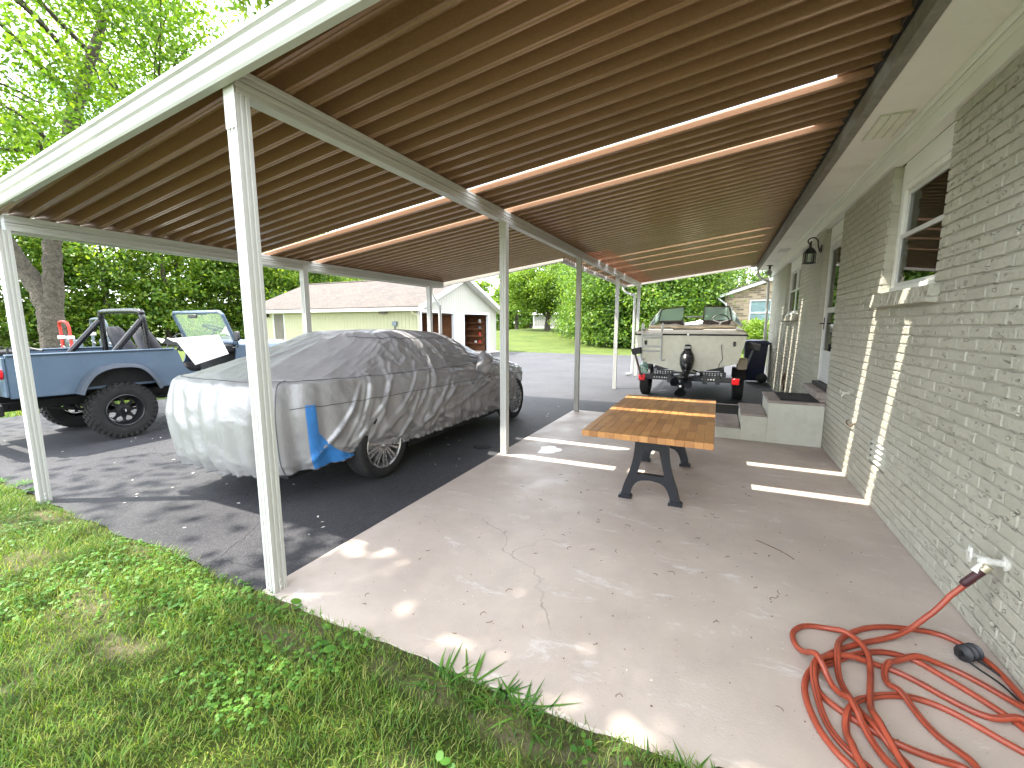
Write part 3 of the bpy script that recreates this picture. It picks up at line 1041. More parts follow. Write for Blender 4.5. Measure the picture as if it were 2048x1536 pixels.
def ribbed_beam(p0, p1, wdt, h, name='beam', drop=0.0):
    """a double C-channel beam between two points (top centre line), with grooved faces"""
    p0, p1 = Vector(p0), Vector(p1)
    d = (p1 - p0)
    L = d.length
    hw = wdt / 2
    pr = [(-hw, 0), (-hw, -h * .16), (-hw + .006, -h * .20), (-hw + .006, -h * .30), (-hw, -h * .34), (-hw, -h * .47), (-hw + .014, -h * .485), (-hw + .014, -h * .515), (-hw, -h * .53),
          (-hw, -h * .66), (-hw + .006, -h * .70), (-hw + .006, -h * .80), (-hw, -h * .84), (-hw, -h)]
    pr = pr + [(-a, b) for (a, b) in pr[::-1]]
    dn = d.normalized()
    side = dn.cross(Vector((0, 0, 1))).normalized()
    rows = []
    for q in (p0, p1):
        rows.append([tuple(q + side * a + Vector((0, 0, b))) for a, b in pr])
    return MB().loft(rows, True, cap=True).build(name, MAT['alu'], cp)

def post(x, y, z1, s=.076, z0=-0.02):
    h = s / 2
    q = [(-h, -h), (-h * .55, -h), (-h * .5, -h + .005), (-h * .22, -h + .005), (-h * .17, -h), (h * .17, -h), (h * .22, -h + .005), (h * .5, -h + .005), (h * .55, -h)]
    sec = []
    for k in range(4):
        c, s_ = [(1, 0), (0, 1), (-1, 0), (0, -1)][k]
        sec += [(c * a - s_ * b, s_ * a + c * b) for a, b in q]
    rows = [[(x + a, y + b, z) for a, b in sec] for z in (z0, z1)]
    pp = MB().loft(rows, True, cap=True).build('post', MAT['alu'], cp)
    mbp = MB()
    for zz in (.045, .085):
        mbp.lathe([(.0, .004), (.006, .003), (.009, 0)], 10, Mx((x - h * .2, y - h, z0 + zz), rx=R(90)))
        mbp.lathe([(.0, .004), (.006, .003), (.009, 0)], 10, Mx((x + h, y, z0 + zz), ry=R(90)))
    mbp.build('bolt', MAT['oldwhite'], pp)
    MB().cbox(x - h - .004, x + h + .004, y - h - .003, y - h - .0006, z1 - .16, z1 + .115, .0008).build('bracket_plate', MAT['alu'], pp)
    return pp
BT = rz_(-2.2) - .001
ribbed_beam((-2.2, 1.42, BT), (-2.2, YE - .02, BT), .078, .118)
OT = rz_(-5.2) - .001
ribbed_beam((-5.2, 1.42, OT), (-5.2, YW - .05, OT), .078, .118)
for y in (1.45, 4.35, 7.16, 10.2, 13.1):
    post(-2.2, y, BT - .1185)
for y in (1.41, 4.17, 7.0):
    post(-5.2, y, OT - .1185, z0=-.03)
# front fascia: three stepped bands, following its own gentle slope
def ff(x):
    return 2.635 + .083 * (x + 2.18)
pr = [(1.360, 0), (1.352, .012), (1.352, .052), (1.366, .060), (1.366, .072), (1.352, .080), (1.352, .118), (1.364, .126), (1.364, .136), (1.350, .142), (1.350, .163), (1.358, .168), (1.385, .168), (1.398, 0.0)]
MB().loft([[(x, p[0], ff(x) + p[1]) for p in pr] for x in (-5.62, -2.2, .79)], True, cap=True).build('fascia', MAT['alu'], cp)
# gutters
def gutter(path, name='gutter', hgt=.105, wd=.10):
    pr = [(0, 0), (0, hgt), (.004, hgt), (.004, .004), (wd * .7, .004), (wd - .004, hgt * .55), (wd - .004, hgt), (wd, hgt), (wd, hgt * .5), (wd * .74, 0)]
    rows = []
    for (x, y, z, nx_, ny_) in path:
        rows.append([(x + nx_ * a, y + ny_ * a, z + b) for a, b in pr])
    return MB().loft(rows, True, cap=True).build(name, MAT['alu'], cp)
gz = rz_(-5.42) - .075
gutter([(-5.43, 1.36, gz, -1, 0), (-5.43, YW + .05, gz, -1, 0)], hgt=.15)
gutter([(-5.43, YW + .012, rz_(-5.43) - .075, 0, 1), (-2.62, YW + .012, rz_(-2.62) - .04, 0, 1)], 'end_fascia')
g2 = rz_(-2.6) - .055
gutter([(-2.615, YW + .02, g2, -1, 0), (-2.615, YE + .05, g2, -1, 0)])
gutter([(-2.615, YE + .012, rz_(-2.615) - .05, 0, 1), (.80, YE + .012, rz_(.80) - .05, 0, 1)], 'end_fascia')
def downspout(pts, r=.034):
    MB().tube(catmull(pts, 6), r, 10).build('downspout', MAT['alu'], cp, True)
downspout([(-5.48, YW - .05, gz + .02), (-5.48, YW - .05, gz - .10), (-5.40, YW - .06, gz - .22), (-5.27, YW - .08, gz - .36), (-5.25, YW - .08, gz - .5), (-5.25, YW - .08, .3), (-5.25, YW - .08, .08), (-5.3, YW + .05, .03)])
downspout([(-2.66, YE - .1, g2 + .02), (-2.66, YE - .1, g2 - .08), (-2.55, YE - .12, g2 - .18), (-2.37, YE - .16, g2 - .26), (-2.32, YE - .16, g2 - .4), (-2.32, YE - .16, .3), (-2.33, YE - .16, .06), (-2.48, YE - .2, .02)])
downspout([(.84, 13.5, 2.95), (.84, 13.5, 2.86), (.92, 13.56, 2.76), (1.06, 13.62, 2.68), (1.12, 13.64, 2.5), (1.13, 13.64, .5), (1.13, 13.62, .2), (1.10, 13.5, .08), (1.0, 13.35, .05)])

# ------------------------------------------------------------------ porch steps, mat
st = thing('porch_steps', 'three painted concrete steps leading up to the side door', 'steps', (.62, 6.65, 0))
SX = [(.03, .18), (.325, .36), (.62, .55)]
for k, (x0, h) in enumerate(SX):
    x1 = SX[k + 1][0] if k < 2 else WX - .004
    MB().cbox(x0, x1, 6.25, 7.06, -.01, h - .035, .004).build('riser', MAT['steppaint'], st)
    MB().cbox(x0 - .012, x1 - (.0125 if k < 2 else 0), 6.238, 7.07, h - .0345, h, .008).build('tread', MAT['tread'], st)
single(MB().cbox(.75, 1.17, 6.30, 6.98, .552, .566, .004), 'door_mat', MAT['mat_'], 'black door mat on the top porch step', 'mat')

# ------------------------------------------------------------------ table
tb = thing('table', 'butcher block table on black cast iron legs standing on the patio', 'table', (-.46, 4.16, 0))
TX0, TX1, TY0, TY1, TZ = -.935, .012, 3.20, 5.12, .680
top = MB().box(TX0 + .004, TX1 - .004, TY0 + .004, TY1 - .004, TZ - .044, TZ - .006).build('tabletop', MAT['wood'], tb)
rr = random.Random(5)
cols = 15
cw = (TX1 - TX0) / cols
for c in range(cols):
    y = TY0
    edgecol = c in (0, cols - 1)
    first = True
    while y < TY1 - .01:
        L = rr.choice([.12, .17, .21, .26, .3]) if not edgecol else rr.choice([.25, .35])
        if first:
            L = rr.choice([.06, .10, .16, .2])
            first = False
        e = min(y + L, TY1)
        if TY1 - e < .05:
            e = TY1
        dz = rr.uniform(-.0006, .0006)
        MB().cbox(TX0 + c * cw + .0006, TX0 + (c + 1) * cw - .0006, y + .0006, e - .0006, TZ - .047, TZ + dz, .0022).build('block', MAT['wood'], top)
        y = e
def cast_leg(y):
    """A-shaped cast iron end frame: two bowed legs, cross tie with window, flat feet"""
    xc = -.455
    L = MB()
    outer = catmull([(-.245, .012), (-.236, .06), (-.215, .14), (-.180, .24), (-.150, .36), (-.138, .48), (-.136, .565)], 5)
    innerR = catmull([(-.168, .012), (-.160, .06), (-.135, .13), (-.085, .175), (0, .19)], 5)
    left = [(p[0], p[1]) for p in outer]
    arch = [(p[0], p[1]) for p in innerR]
    polyo = left + [(-p[0], p[1]) for p in left[::-1]] + [(-p[0], p[1]) for p in arch] + [(p[0], p[1]) for p in arch[::-1]][1:]
    # split into left leg, right leg, tie, head so that the window stays open
    win = [(-.108, .245), (-.062, .455), (.062, .455), (.108, .245), (0, .232)]
    def strip(A, B):
        n = min(len(A), len(B))
        rows = []
        for yy in (y - .028, y + .028):
            pass
        for (a, b) in zip(A, B):
            rows.append([(xc + a[0], y - .026, a[1]), (xc + a[0], y + .026, a[1]), (xc + b[0], y + .026, b[1]), (xc + b[0], y - .026, b[1])])
        L.loft(rows, True, cap=True)
    zs = np.sort(np.concatenate([np.linspace(.012, .565, 26), [.150, .162, .172, .180, .186, .1899, .1901, .2349, .2351, .4549, .4551]]))
    def outx(z):
        return float(np.interp(z, [p[1] for p in left], [p[0] for p in left]))
    def inx(z):
        if z < .19:
            return float(np.interp(z, [p[1] for p in arch], [p[0] for p in arch]))
        return 0.0
    for sgn in (-1, 1):
        A, B = [], []
        for z in zs:
            ox = outx(z)
            if z <= .19:
                ix = inx(z)
            elif z < .235:
                ix = 0.0
            elif z < .455:
                ix = -.112 + (z - .235) / .22 * .052
            else:
                ix = 0.0
            A.append((ox * -sgn * -1 if sgn > 0 else ox, z))
            B.append((ix, z))
        if sgn > 0:
            A = [(-a[0] if a[0] < 0 else a[0], a[1]) for a in A]
            B = [(-b[0], b[1]) for b in B]
        strip(A, B)
    L.box(xc - .15, xc + .15, y - .045, y + .045, .565, .600)
    L.box(xc - .165, xc + .165, y - .055, y + .055, .600, TZ - .0475)
    for sx in (-1, 1):
        f = [(sx * .262, .0), (sx * .262, .02), (sx * .245, .034), (sx * .165, .034), (sx * .15, .02), (sx * .15, 0)]
        L.prism([(xc + a, b) for a, b in f], 1, y - .036, y + .036)
    return L.build('leg', MAT['iron'], tb, True, 0.004)
cast_leg(3.66)
cast_leg(4.78)
MB().box(-.48, -.43, 3.60, 4.84, .60, .632).build('stretcher', MAT['iron'], tb)

# ------------------------------------------------------------------ wall taps, hose, cable
def tap(name, label, y, z, big=True):
    t = thing(name, label, 'tap', (WX, y, z))
    k = 1.0 if big else .62
    M = lambda a: Mx((WX - a * k, y, z), ry=R(-90))
    MB().lathe([(.030 * k, 0), (.032 * k, .006), (.016 * k, .010), (.016 * k, .05 * k), (.02 * k, .055 * k), (.02 * k, .08 * k), (.013 * k, .085 * k), (.012 * k, .10 * k)], 14, M(0)).build('valve_body', MAT['oldwhite'], t, True)
    wheel = MB()
    wc = Vector((WX - .125 * k, y - .005, z + .025 * k))
    pts = []
    for a in range(18):
        an = 2 * math.pi * a / 18
        r = (.030 + .004 * (a % 3 == 0)) * k
        pts.append(tuple(wc + Vector((0.02 * k * math.cos(an) * .4, r * math.cos(an), r * math.sin(an)))))
    wheel.tube(pts, .006 * k, 6, closed=True)
    for a in range(3):
        an = math.pi * a / 3
        wheel.tube([tuple(wc + Vector((0, .03 * k * math.cos(an), .03 * k * math.sin(an)))), tuple(wc - Vector((0, .03 * k * math.cos(an), .03 * k * math.sin(an))))], .005 * k, 6)
    wheel.tube([(WX - .08 * k, y, z + .01 * k), tuple(wc)], .006 * k, 6)
    wheel.build('hand_wheel', MAT['oldwhite'], t, True)
    MB().tube([(WX - .06 * k, y, z), (WX - .09 * k, y - .01 * k, z - .03 * k), (WX - .105 * k, y - .014 * k, z - .055 * k)], [.014 * k, .014 * k, .017 * k], 10).build('spout', MAT['oldwhite'], t, True)
    return t
tap('garden_tap', 'white garden tap on the brick wall feeding the red hose', 2.56, .44)
tap('garden_tap', 'small white tap on the brick wall beside the porch steps', 5.30, .82, False)

hs = thing('garden_hose', 'red rubber garden hose lying in tangled loops on the patio', 'hose', (.7, 2.1, 0))
S1 = [(1.047, 2.554), (0.955, 2.535), (0.846, 2.474), (0.698, 2.366), (0.561, 2.239), (0.482, 2.132), (0.432, 2.039), (0.407, 1.962), (0.401, 1.873), (0.419, 1.759), (0.453, 1.681), (0.496, 1.63)]
S2 = [(1.051, 1.957), (0.955, 2.026), (0.879, 2.068), (0.786, 2.08), (0.671, 2.033), (0.596, 1.96), (0.536, 1.875), (0.511, 1.804), (0.507, 1.72), (0.516, 1.64)]
S3 = [(1.119, 2.109), (1.022, 2.084), (0.923, 2.126), (0.822, 2.199), (0.722, 2.228), (0.602, 2.205), (0.523, 2.162), (0.46, 2.072), (0.439, 1.996), (0.443, 1.869), (0.459, 1.765), (0.501, 1.691), (0.546, 1.654)]
S4 = [(1.155, 2.19), (1.099, 2.27), (1.002, 2.343), (0.893, 2.341), (0.791, 2.276), (0.729, 2.192), (0.721, 2.105), (0.755, 2.045), (0.801, 1.909), (0.866, 1.809)]
S5 = [(1.108, 2.086), (1.084, 2.125), (1.022, 2.199), (0.93, 2.289), (0.865, 2.338), (0.762, 2.336), (0.644, 2.262), (0.531, 2.146), (0.455, 2.04), (0.455, 1.941), (0.512, 1.879), (0.573, 1.841), (0.657, 1.805), (0.761, 1.792), (0.836, 1.795)]
S6 = [(1.185, 2.32), (1.158, 2.492), (1.064, 2.596), (0.941, 2.586), (0.803, 2.538), (0.678, 2.44), (0.592, 2.304), (0.552, 2.146), (0.546, 2.047), (0.562, 1.968), (0.583, 1.883), (0.626, 1.778), (0.674, 1.716)]
S7 = [(0.674, 1.716), (0.61, 1.838), (0.62, 1.955), (0.673, 2.155), (0.687, 2.273), (0.66, 2.359), (0.581, 2.405), (0.479, 2.391), (0.411, 2.31), (0.408, 2.214), (0.449, 2.116), (0.495, 2.014), (0.54, 1.916), (0.567, 1.817), (0.61, 1.685)]
path = S1 + [(.60, 1.53), (.78, 1.60), (.88, 1.72)] + S5[::-1] + [(1.16, 1.95), (1.17, 2.02)] + S3 + [(.62, 1.55), (.70, 1.60)] + S6[::-1] + [(1.18, 2.12), (1.13, 1.95)] + S2 + [(.56, 1.52), (.66, 1.56)] + S7[1:] + [(.68, 1.56), (.82, 1.62)] + S4[::-1] + [(1.18, 2.05), (1.17, 1.8)]
pl = np.array(catmull([(p[0], p[1], 0) for p in path], 10))
for _ in range(14):
    pl[1:-1] = .25 * pl[:-2] + .5 * pl[1:-1] + .25 * pl[2:]
r_h = .0122
z = np.full(len(pl), r_h)
d2 = np.hypot(pl[:, None, 0] - pl[None, :, 0], pl[:, None, 1] - pl[None, :, 1])
for i in range(len(pl)):
    m_ = np.where(d2[i, :max(0, i - 14)] < r_h * 2.0)[0]
    if len(m_):
        z[i] = max(z[i], z[m_].max() + 2 * r_h * .95)
z = np.minimum(z, .085)
for _ in range(3):
    zz = np.convolve(np.pad(z, 4, 'edge'), np.ones(9) / 9, 'valid')
    z = np.maximum(z, zz)
z = np.convolve(np.pad(z, 2, 'edge'), np.ones(5) / 5, 'valid')
for i in range(26):
    z[i] = max(z[i], [.24, .225, .21, .195, .18, .165, .15, .137, .125, .113, .10, .089, .078, .068, .059, .05, .043, .037, .031, .027, .023, .02, .018, .016, .014, .013][i])
pl[:, 2] = z
lead = catmull([(1.112, 2.546, .345), (1.085, 2.553, .30), tuple(pl[0])], 6)[:-1]
hp = [tuple(p) for p in lead] + [tuple(p) for p in pl]
MB().tube(hp, r_h, 10).build('hose_tube', MAT['hose'], hs, True, angle=80)
# thin dark stripe moulded along the hose
stp = []
for i, p in enumerate(hp):
    a = i * .012 + .9
    stp.append((p[0] - math.cos(a) * r_h * .45, p[1] - r_h * .35, p[2] + r_h * .80))
MB().tube(stp, .0018, 5).build('stripe', MAT['hosestripe'], hs, True)
cdir = Vector((-.03, .006, -.05)).normalized()
cstart = Vector((1.122, 2.545, .375))
qt = cdir.to_track_quat('Z', 'Y').to_matrix().to_4x4()
prof = [(.0165, -.028)]
for k in range(9):
    prof += [(.0185, -.026 + k * .011), (.0165, -.021 + k * .011)]
prof += [(.0145, .078)]
MB().lathe(prof, 14, Matrix.Translation(cstart) @ qt).build('coupling', MAT['maroon'], hs, True)
MB().lathe([(.013, -.062), (.019, -.060), (.019, -.046), (.0165, -.044), (.0165, -.040), (.0195, -.038), (.0195, -.029), (.0165, -.0285)], 12, Matrix.Translation(cstart) @ qt).build('brass_fitting', MAT['brass'], hs, True)

cb = thing('cable', 'thin black cable with plastic spools lying against the wall', 'cable', (1.15, 2.4, 0))
MB().tube(catmull([(1.08, 2.50, .03), (1.12, 2.45, .02), (1.17, 2.38, .012), (1.20, 2.30, .008), (1.203, 2.1, .008), (1.204, 1.7, .008)], 6), .005, 7).build('wire', MAT['plast'], cb, True)
MB().tube(catmull([(1.06, 2.45, .02), (1.11, 2.40, .008), (1.16, 2.30, .008), (1.18, 2.1, .008)], 6), .004, 7).build('wire', MAT['plast'], cb, True)
for k, (x_, y_) in enumerate(((1.075, 2.445), (1.098, 2.462), (1.121, 2.479))):
    M = Mx((x_, y_, .036), rx=R(80), rz=R(-50 + k * 4))
    MB().lathe([(.0, -.005), (.030, -.004), (.036, 0), (.030, .004), (.012, .006), (0, .012)], 14, M).build('spool', MAT['plast'], cb, True)
MB().tube([(1.045, 2.425, .036), (1.145, 2.50, .036)], .011, 8).build('spool_axle', MAT['plast'], cb, True)
# small bent wire hook in the wall
single(MB().tube(catmull([(WX, 5.22, .56), (WX - .02, 5.21, .55), (WX - .025, 5.17, .53), (WX - .02, 5.10, .525), (WX - .02, 5.03, .535), (WX - .015, 5.0, .56), (WX, 4.99, .57)], 5), .006, 6), 'wall_hook', MAT['twig'],
       'rusty bent wire loop low on the brick wall beneath the small tap', 'hook', smooth=True)
single(MB().tube(catmull([(WX - .0, 9.9, .50), (WX - .02, 9.9, .50), (WX - .03, 9.88, .42), (WX - .02, 9.85, .33), (WX - .01, 9.84, .22)], 5), .016, 6).box(WX - .02, WX - .001, 9.82, 9.95, .42, .56), 'wall_hook', MAT['twig'],
       'rusty pipe stub on the brick wall beyond the porch steps', 'hook', smooth=True)
# spilt paint
rr = random.Random(3)
bl = []
for a in range(40):
    an = 2 * math.pi * a / 40
    q = 1 + .12 * math.sin(3 * an + 1) + .09 * math.sin(5 * an) + .05 * math.sin(9 * an + 2)
    bl.append((-1.77 + .125 * q * math.cos(an), 4.70 + .165 * q * math.sin(an)))
mbp = MB().prism(bl, 2, .0006, .004)
single(mbp, 'paint_spill', MAT['paint'], 'round white spill of dried paint on the patio slab', 'paint spill')
# drain lid in the asphalt
single(MB().lathe([(.0, -.008), (.105, -.008), (.115, -.010), (.125, -.017)], 28, Mx((-2.6, 4.53, 0))), 'drain_cover', MAT['dark'], 'small round black drain cover in the asphalt beside the slab edge', 'drain cover', smooth=True)

# ------------------------------------------------------------------ wall lantern, soffit bulb
lt = thing('wall_lantern', 'black carriage lantern on a scrolled arm beside the door', 'lantern', (WX, 7.45, 2.55))
lx, ly = 1.085, 7.45
MB().lathe([(.0, .016), (.045, .012), (.058, .004), (.06, 0)], 20, Mx((WX, ly, 2.56), ry=R(-90))).build('back_plate', MAT['black'], lt, True)
sc_pts = [(WX - .015, ly, 2.52), (WX - .04, ly, 2.60), (WX - .05, ly, 2.675), (WX - .09, ly, 2.715), (WX - .14, ly, 2.71), (WX - .165, ly, 2.675), (WX - .15, ly, 2.645), (WX - .125, ly, 2.655), (WX - .128, ly, 2.672)]
MB().tube(catmull(sc_pts, 6), .0085, 8).build('arm', MAT['black'], lt, True)
MB().lathe([(.0, .15), (.010, .148), (.012, .13), (.020, .118), (.012, .105), (.018, .088), (.030, .075), (.058, .045), (.074, .012), (.082, .0), (.078, -.006), (.0, -.006)], 20, Mx((lx, ly, 2.505))).build('cap', MAT['black'], lt, True)
cage = MB()
for k in range(6):
    an = 2 * math.pi * k / 6
    cage.tube([(lx + .072 * math.cos(an), ly + .072 * math.sin(an), 2.50), (lx + .072 * math.cos(an), ly + .072 * math.sin(an), 2.375)], .005, 6)
cage.lathe([(.066, .0), (.082, .0), (.082, -.014), (.066, -.014)], 24, Mx((lx, ly, 2.378)), closed=True)
cage.build('cage', MAT['black'], lt, True)
MB().lathe([(.062, .115), (.062, 0)], 20, Mx((lx, ly, 2.378))).build('glass_shade', MAT['lamp_glass'], lt, True)
MB().lathe([(0, .075), (.010, .06), (.013, .04), (.009, .02), (.009, 0)], 10, Mx((lx, ly, 2.372))).build('bulb', MAT['oldwhite'], lt, True)
sb = thing('ceiling_bulb', 'bare bulb in a holder on the soffit near the far house corner', 'light bulb', (1.03, 12.6, 2.96))
MB().lathe([(0, .0), (.07, -.0), (.072, -.012), (.03, -.022), (.025, -.06), (.03, -.085), (.0, -.09)], 16, Mx((1.03, 12.6, 2.969))).build('holder', MAT['black'], sb, True)
MB().lathe([(.018, 0), (.03, -.03), (.055, -.075), (.06, -.11), (.045, -.145), (0, -.16)], 16, Mx((1.03, 12.6, 2.885))).build('bulb', MAT['blind'], sb, True)

# ------------------------------------------------------------------ covered car
car = thing('covered_car', 'car under a wrinkled silver cover parked beneath the carport', 'car', (-3.82, 4.6, 0))
CX = -3.82
def zsh(y):
    return np.interp(y, [1.9, 2.1, 3.5, 5.4, 6.2, 7.1], [.98, 1.02, .98, .94, .86, .74])
def zhem(y):
    return np.interp(y, [1.9, 2.3, 2.8, 3.1, 3.6, 5.6, 6.0, 6.5, 7.1], [.28, .28, .30, .32, .27, .25, .30, .31, .28])
NT, NR = 720, 130
_t = np.linspace(0, 2 * np.pi, 40001)
_x = np.sign(np.cos(_t)) * np.abs(np.cos(_t)) ** (2 / 4.2) * .93
_y = np.sign(np.sin(_t)) * np.abs(np.sin(_t)) ** (2 / 4.2) * 2.5
_s = np.concatenate([[0], np.cumsum(np.hypot(np.diff(_x), np.diff(_y)))])
th = np.interp(np.linspace(0, _s[-1], NT, endpoint=False), _s, _t)     # even spacing along the outline
K_RR = np.argmax(np.interp(th, _t, _x) / .93 - np.interp(th, _t, _y) / 2.5) / NT
K_RL = np.argmax(-np.interp(th, _t, _x) / .93 - np.interp(th, _t, _y) / 2.5) / NT
def sel(n):
    c, s = np.cos(th), np.sin(th)
    return np.sign(c) * np.abs(c) ** (2 / n), np.sign(s) * np.abs(s) ** (2 / n)
def ring(hw, ya, yb, zf, n=4.5, crown=0.0):
    a, b = sel(n)
    y = (ya + yb) / 2 + b * (yb - ya) / 2
    return np.stack([CX + a * hw, y, (zf(y) if callable(zf) else np.full_like(y, zf)) - crown * a ** 2], 1)
rings = [
    ring(.90, 2.03, 6.93, zhem, 4.0),
    ring(.93, 1.97, 6.98, lambda y: zhem(y) * .55 + .58 * .45, 4.0),
    ring(.945, 1.95, 7.0, lambda y: np.interp(y, [1.9, 3, 6, 7.1], [.76, .74, .70, .62]), 4.2),
    ring(.90, 2.02, 6.88, zsh, 4.6),
    ring(.86, 2.16, 6.62, lambda y: np.interp(y, [2, 3, 5, 5.8, 6.7], [1.075, 1.07, 1.03, .98, .87]), 4.2, .035),
    ring(.78, 2.62, 5.75, lambda y: np.interp(y, [2.6, 3.2, 5.0, 5.8], [1.205, 1.215, 1.19, 1.05]), 3.2, .055),
    ring(.665, 3.16, 5.12, lambda y: np.interp(y, [3.1, 3.6, 4.6, 5.15], [1.375, 1.385, 1.355, 1.31]), 3.2, .05),
    ring(.45, 3.36, 4.85, lambda y: np.interp(y, [3.3, 3.9, 4.9], [1.415, 1.425, 1.385]), 3.5),
    ring(.12, 3.8, 4.35, 1.435, 2.5),
]
ctrl = np.array([0, .13, .26, .42, .52, .68, .84, .94, 1.0])
tt = np.linspace(0, 1, NR)
RG = np.array(rings)                       # k, NT, 3
P = np.zeros((NR, NT, 3))
def mono(t):
    i = min(max(np.searchsorted(ctrl, t) - 1, 0), len(ctrl) - 2)
    u = (t - ctrl[i]) / (ctrl[i + 1] - ctrl[i])
    p1, p2 = RG[i], RG[i + 1]
    p0 = RG[max(i - 1, 0)]
    p3 = RG[min(i + 2, len(ctrl) - 1)]
    h = ctrl[i + 1] - ctrl[i]
    m1 = (p2 - p0) / (ctrl[i + 1] - ctrl[max(i - 1, 0)]) * h * .75
    m2 = (p3 - p1) / (ctrl[min(i + 2, len(ctrl) - 1)] - ctrl[i]) * h * .75
    return (2 * u ** 3 - 3 * u ** 2 + 1) * p1 + (u ** 3 - 2 * u ** 2 + u) * m1 + (-2 * u ** 3 + 3 * u ** 2) * p2 + (u ** 3 - u ** 2) * m2
for i, t in enumerate(tt):
    P[i] = mono(t)
# arc coordinate along the outline (metres, on the bulge ring)
per = np.concatenate([[0], np.cumsum(np.linalg.norm(np.diff(rings[2][:, :2], axis=0), axis=1))])
SS = np.broadcast_to(per[None, :], (NR, NT))
TT_ = np.broadcast_to(tt[:, None], (NR, NT))
cen = np.array([CX, 4.5, .4])
dv = P - cen
dv[..., 1] *= .25
nrm = dv / np.linalg.norm(dv, axis=2, keepdims=True)
tz = np.clip(1 - TT_ / .5, 0, 1)
disp = np.zeros((NR, NT))
Y, Z = P[..., 1], P[..., 2]
right = (P[..., 0] > CX + .2)
def ridge(y1, z1, y2, z2, wd, amp, mask, asym=.55):
    d = np.array([y2 - y1, z2 - z1])
    L = np.hypot(*d)
    d = d / L
    u = (Y - y1) * d[0] + (Z - z1) * d[1]
    bow = .06 * L * np.sin(np.clip(u / L, 0, 1) * np.pi)
    v = -(Y - y1) * d[1] + (Z - z1) * d[0] - bow
    tp = np.clip(u / L, 0, 1)
    env = np.sin(np.clip((u + .1 * L) / (1.2 * L), 0, 1) * np.pi) ** .6
    w_ = np.where(v > 0, wd, wd * asym)
    return amp * np.exp(-(v / w_) ** 2) * env * mask
rr = random.Random(21)
# long tension folds falling from the shoulder towards the rear wheel
for k in range(15):
    y1 = 2.55 + k * .11 + rr.uniform(-.05, .05)
    disp += ridge(y1 + rr.uniform(.12, .45), 1.12 - rr.uniform(0, .28), y1 - rr.uniform(.0, .22), .36 + rr.uniform(0, .15), rr.uniform(.014, .032), rr.uniform(.022, .045), right)
for k in range(9):
    y1 = 4.0 + k * .28
    disp += ridge(y1 + rr.uniform(.3, .9), 1.0 - rr.uniform(0, .25), y1 - rr.uniform(.2, .5), .45 + rr.uniform(0, .18), rr.uniform(.014, .04), rr.uniform(.014, .030), right)
# swags hanging between roof edge and mirror
for k in range(7):
    z0 = 1.22 - k * .085
    disp += ridge(3.6 + rr.uniform(0, .5), z0, 5.35, z0 - .06 - rr.uniform(0, .08), .028, rr.uniform(.010, .020), right)
for k in range(7):
    y1 = 3.35 + k * .24
    disp += ridge(y1, 1.34, y1 + rr.uniform(.05, .3), 1.02, .022, rr.uniform(.010, .020), right)
# gathered pleats round the back and a looser skirt elsewhere
back = sstep(3.0, 2.25, Y)
ph = 2.2 * vnoise(SS * 1.1 + 30, TT_ * 2 + 11, 12)
pl_ = np.abs(np.sin(SS * 15 + ph * 2.2)) ** 1.5 - .45
disp += back * .046 * pl_ * tz ** .7
pl2 = np.sin(SS * 26 + 6 * vnoise(SS * .8 + 60, TT_ * 1.5 + 15, 13))
disp += .010 * pl2 * tz ** 2
hemw = np.clip(1 - TT_ / .06, 0, 1)
disp += hemw * .012 * np.sin(SS * 75 + 5 * vnoise(SS * 2 + 10, TT_ + 10, 14))
# crumple
for (s_, a_, sd) in ((3.2, .018, 31), (7.5, .008, 32), (17, .003, 33), (38, .0013, 34)):
    n_ = vnoise(SS * s_ + 13, TT_ * 2.6 * s_ + 17 + SS * s_ * .6, sd)
    disp += a_ * (1 - 2 * np.abs(2 * n_ - 1)) * (.35 + .65 * np.clip(1.25 - TT_, 0, 1)) * (1 - .55 * back)
P = P + nrm * disp[..., None]
P[..., 2] = np.maximum(P[..., 2], .20)
V = np.concatenate([P.reshape(-1, 3), P[-1].mean(0)[None]])
F = []
idx = np.arange(NR * NT).reshape(NR, NT)
F = np.stack([idx[:-1], np.roll(idx[:-1], -1, 1), np.roll(idx[1:], -1, 1), idx[1:]], -1).reshape(-1, 4)
cap = np.stack([idx[-1], np.roll(idx[-1], -1), np.full(NT, NR * NT), np.full(NT, NR * NT)], 1)
cover = mesh_np('cover', V, F, MAT['cover'], car, True)
mesh_np('cover_crown', V, np.stack([idx[-1], np.roll(idx[-1], -1), np.full(NT, NR * NT)], 1), MAT['cover'], cover, True)
# stitched seams following the cover
def seam_row(i, a, b, r=.0035):
    pts = [tuple(P[i, k % NT] + nrm[i, k % NT] * .003) for k in range(a, b)]
    MB().tube(pts, r, 5).build('seam', MAT['seam'], cover, True)
seam_row(int(.47 * NR), int(NT * .69), int(NT * 1.18))
seam_row(int(.30 * NR), int(NT * .82), int(NT * 1.18))
seam_row(int(.86 * NR), int(NT * .80), int(NT * 1.2))
seam_row(1, 0, NT, .005)
# vertical seam on the rear quarter
for k in (int(NT * (K_RR - .016)), int(NT * (K_RL + .016))):
    MB().tube([tuple(P[i, k] + nrm[i, k] * .003) for i in range(2, int(.5 * NR))], .0035, 5).build('seam', MAT['seam'], cover, True)
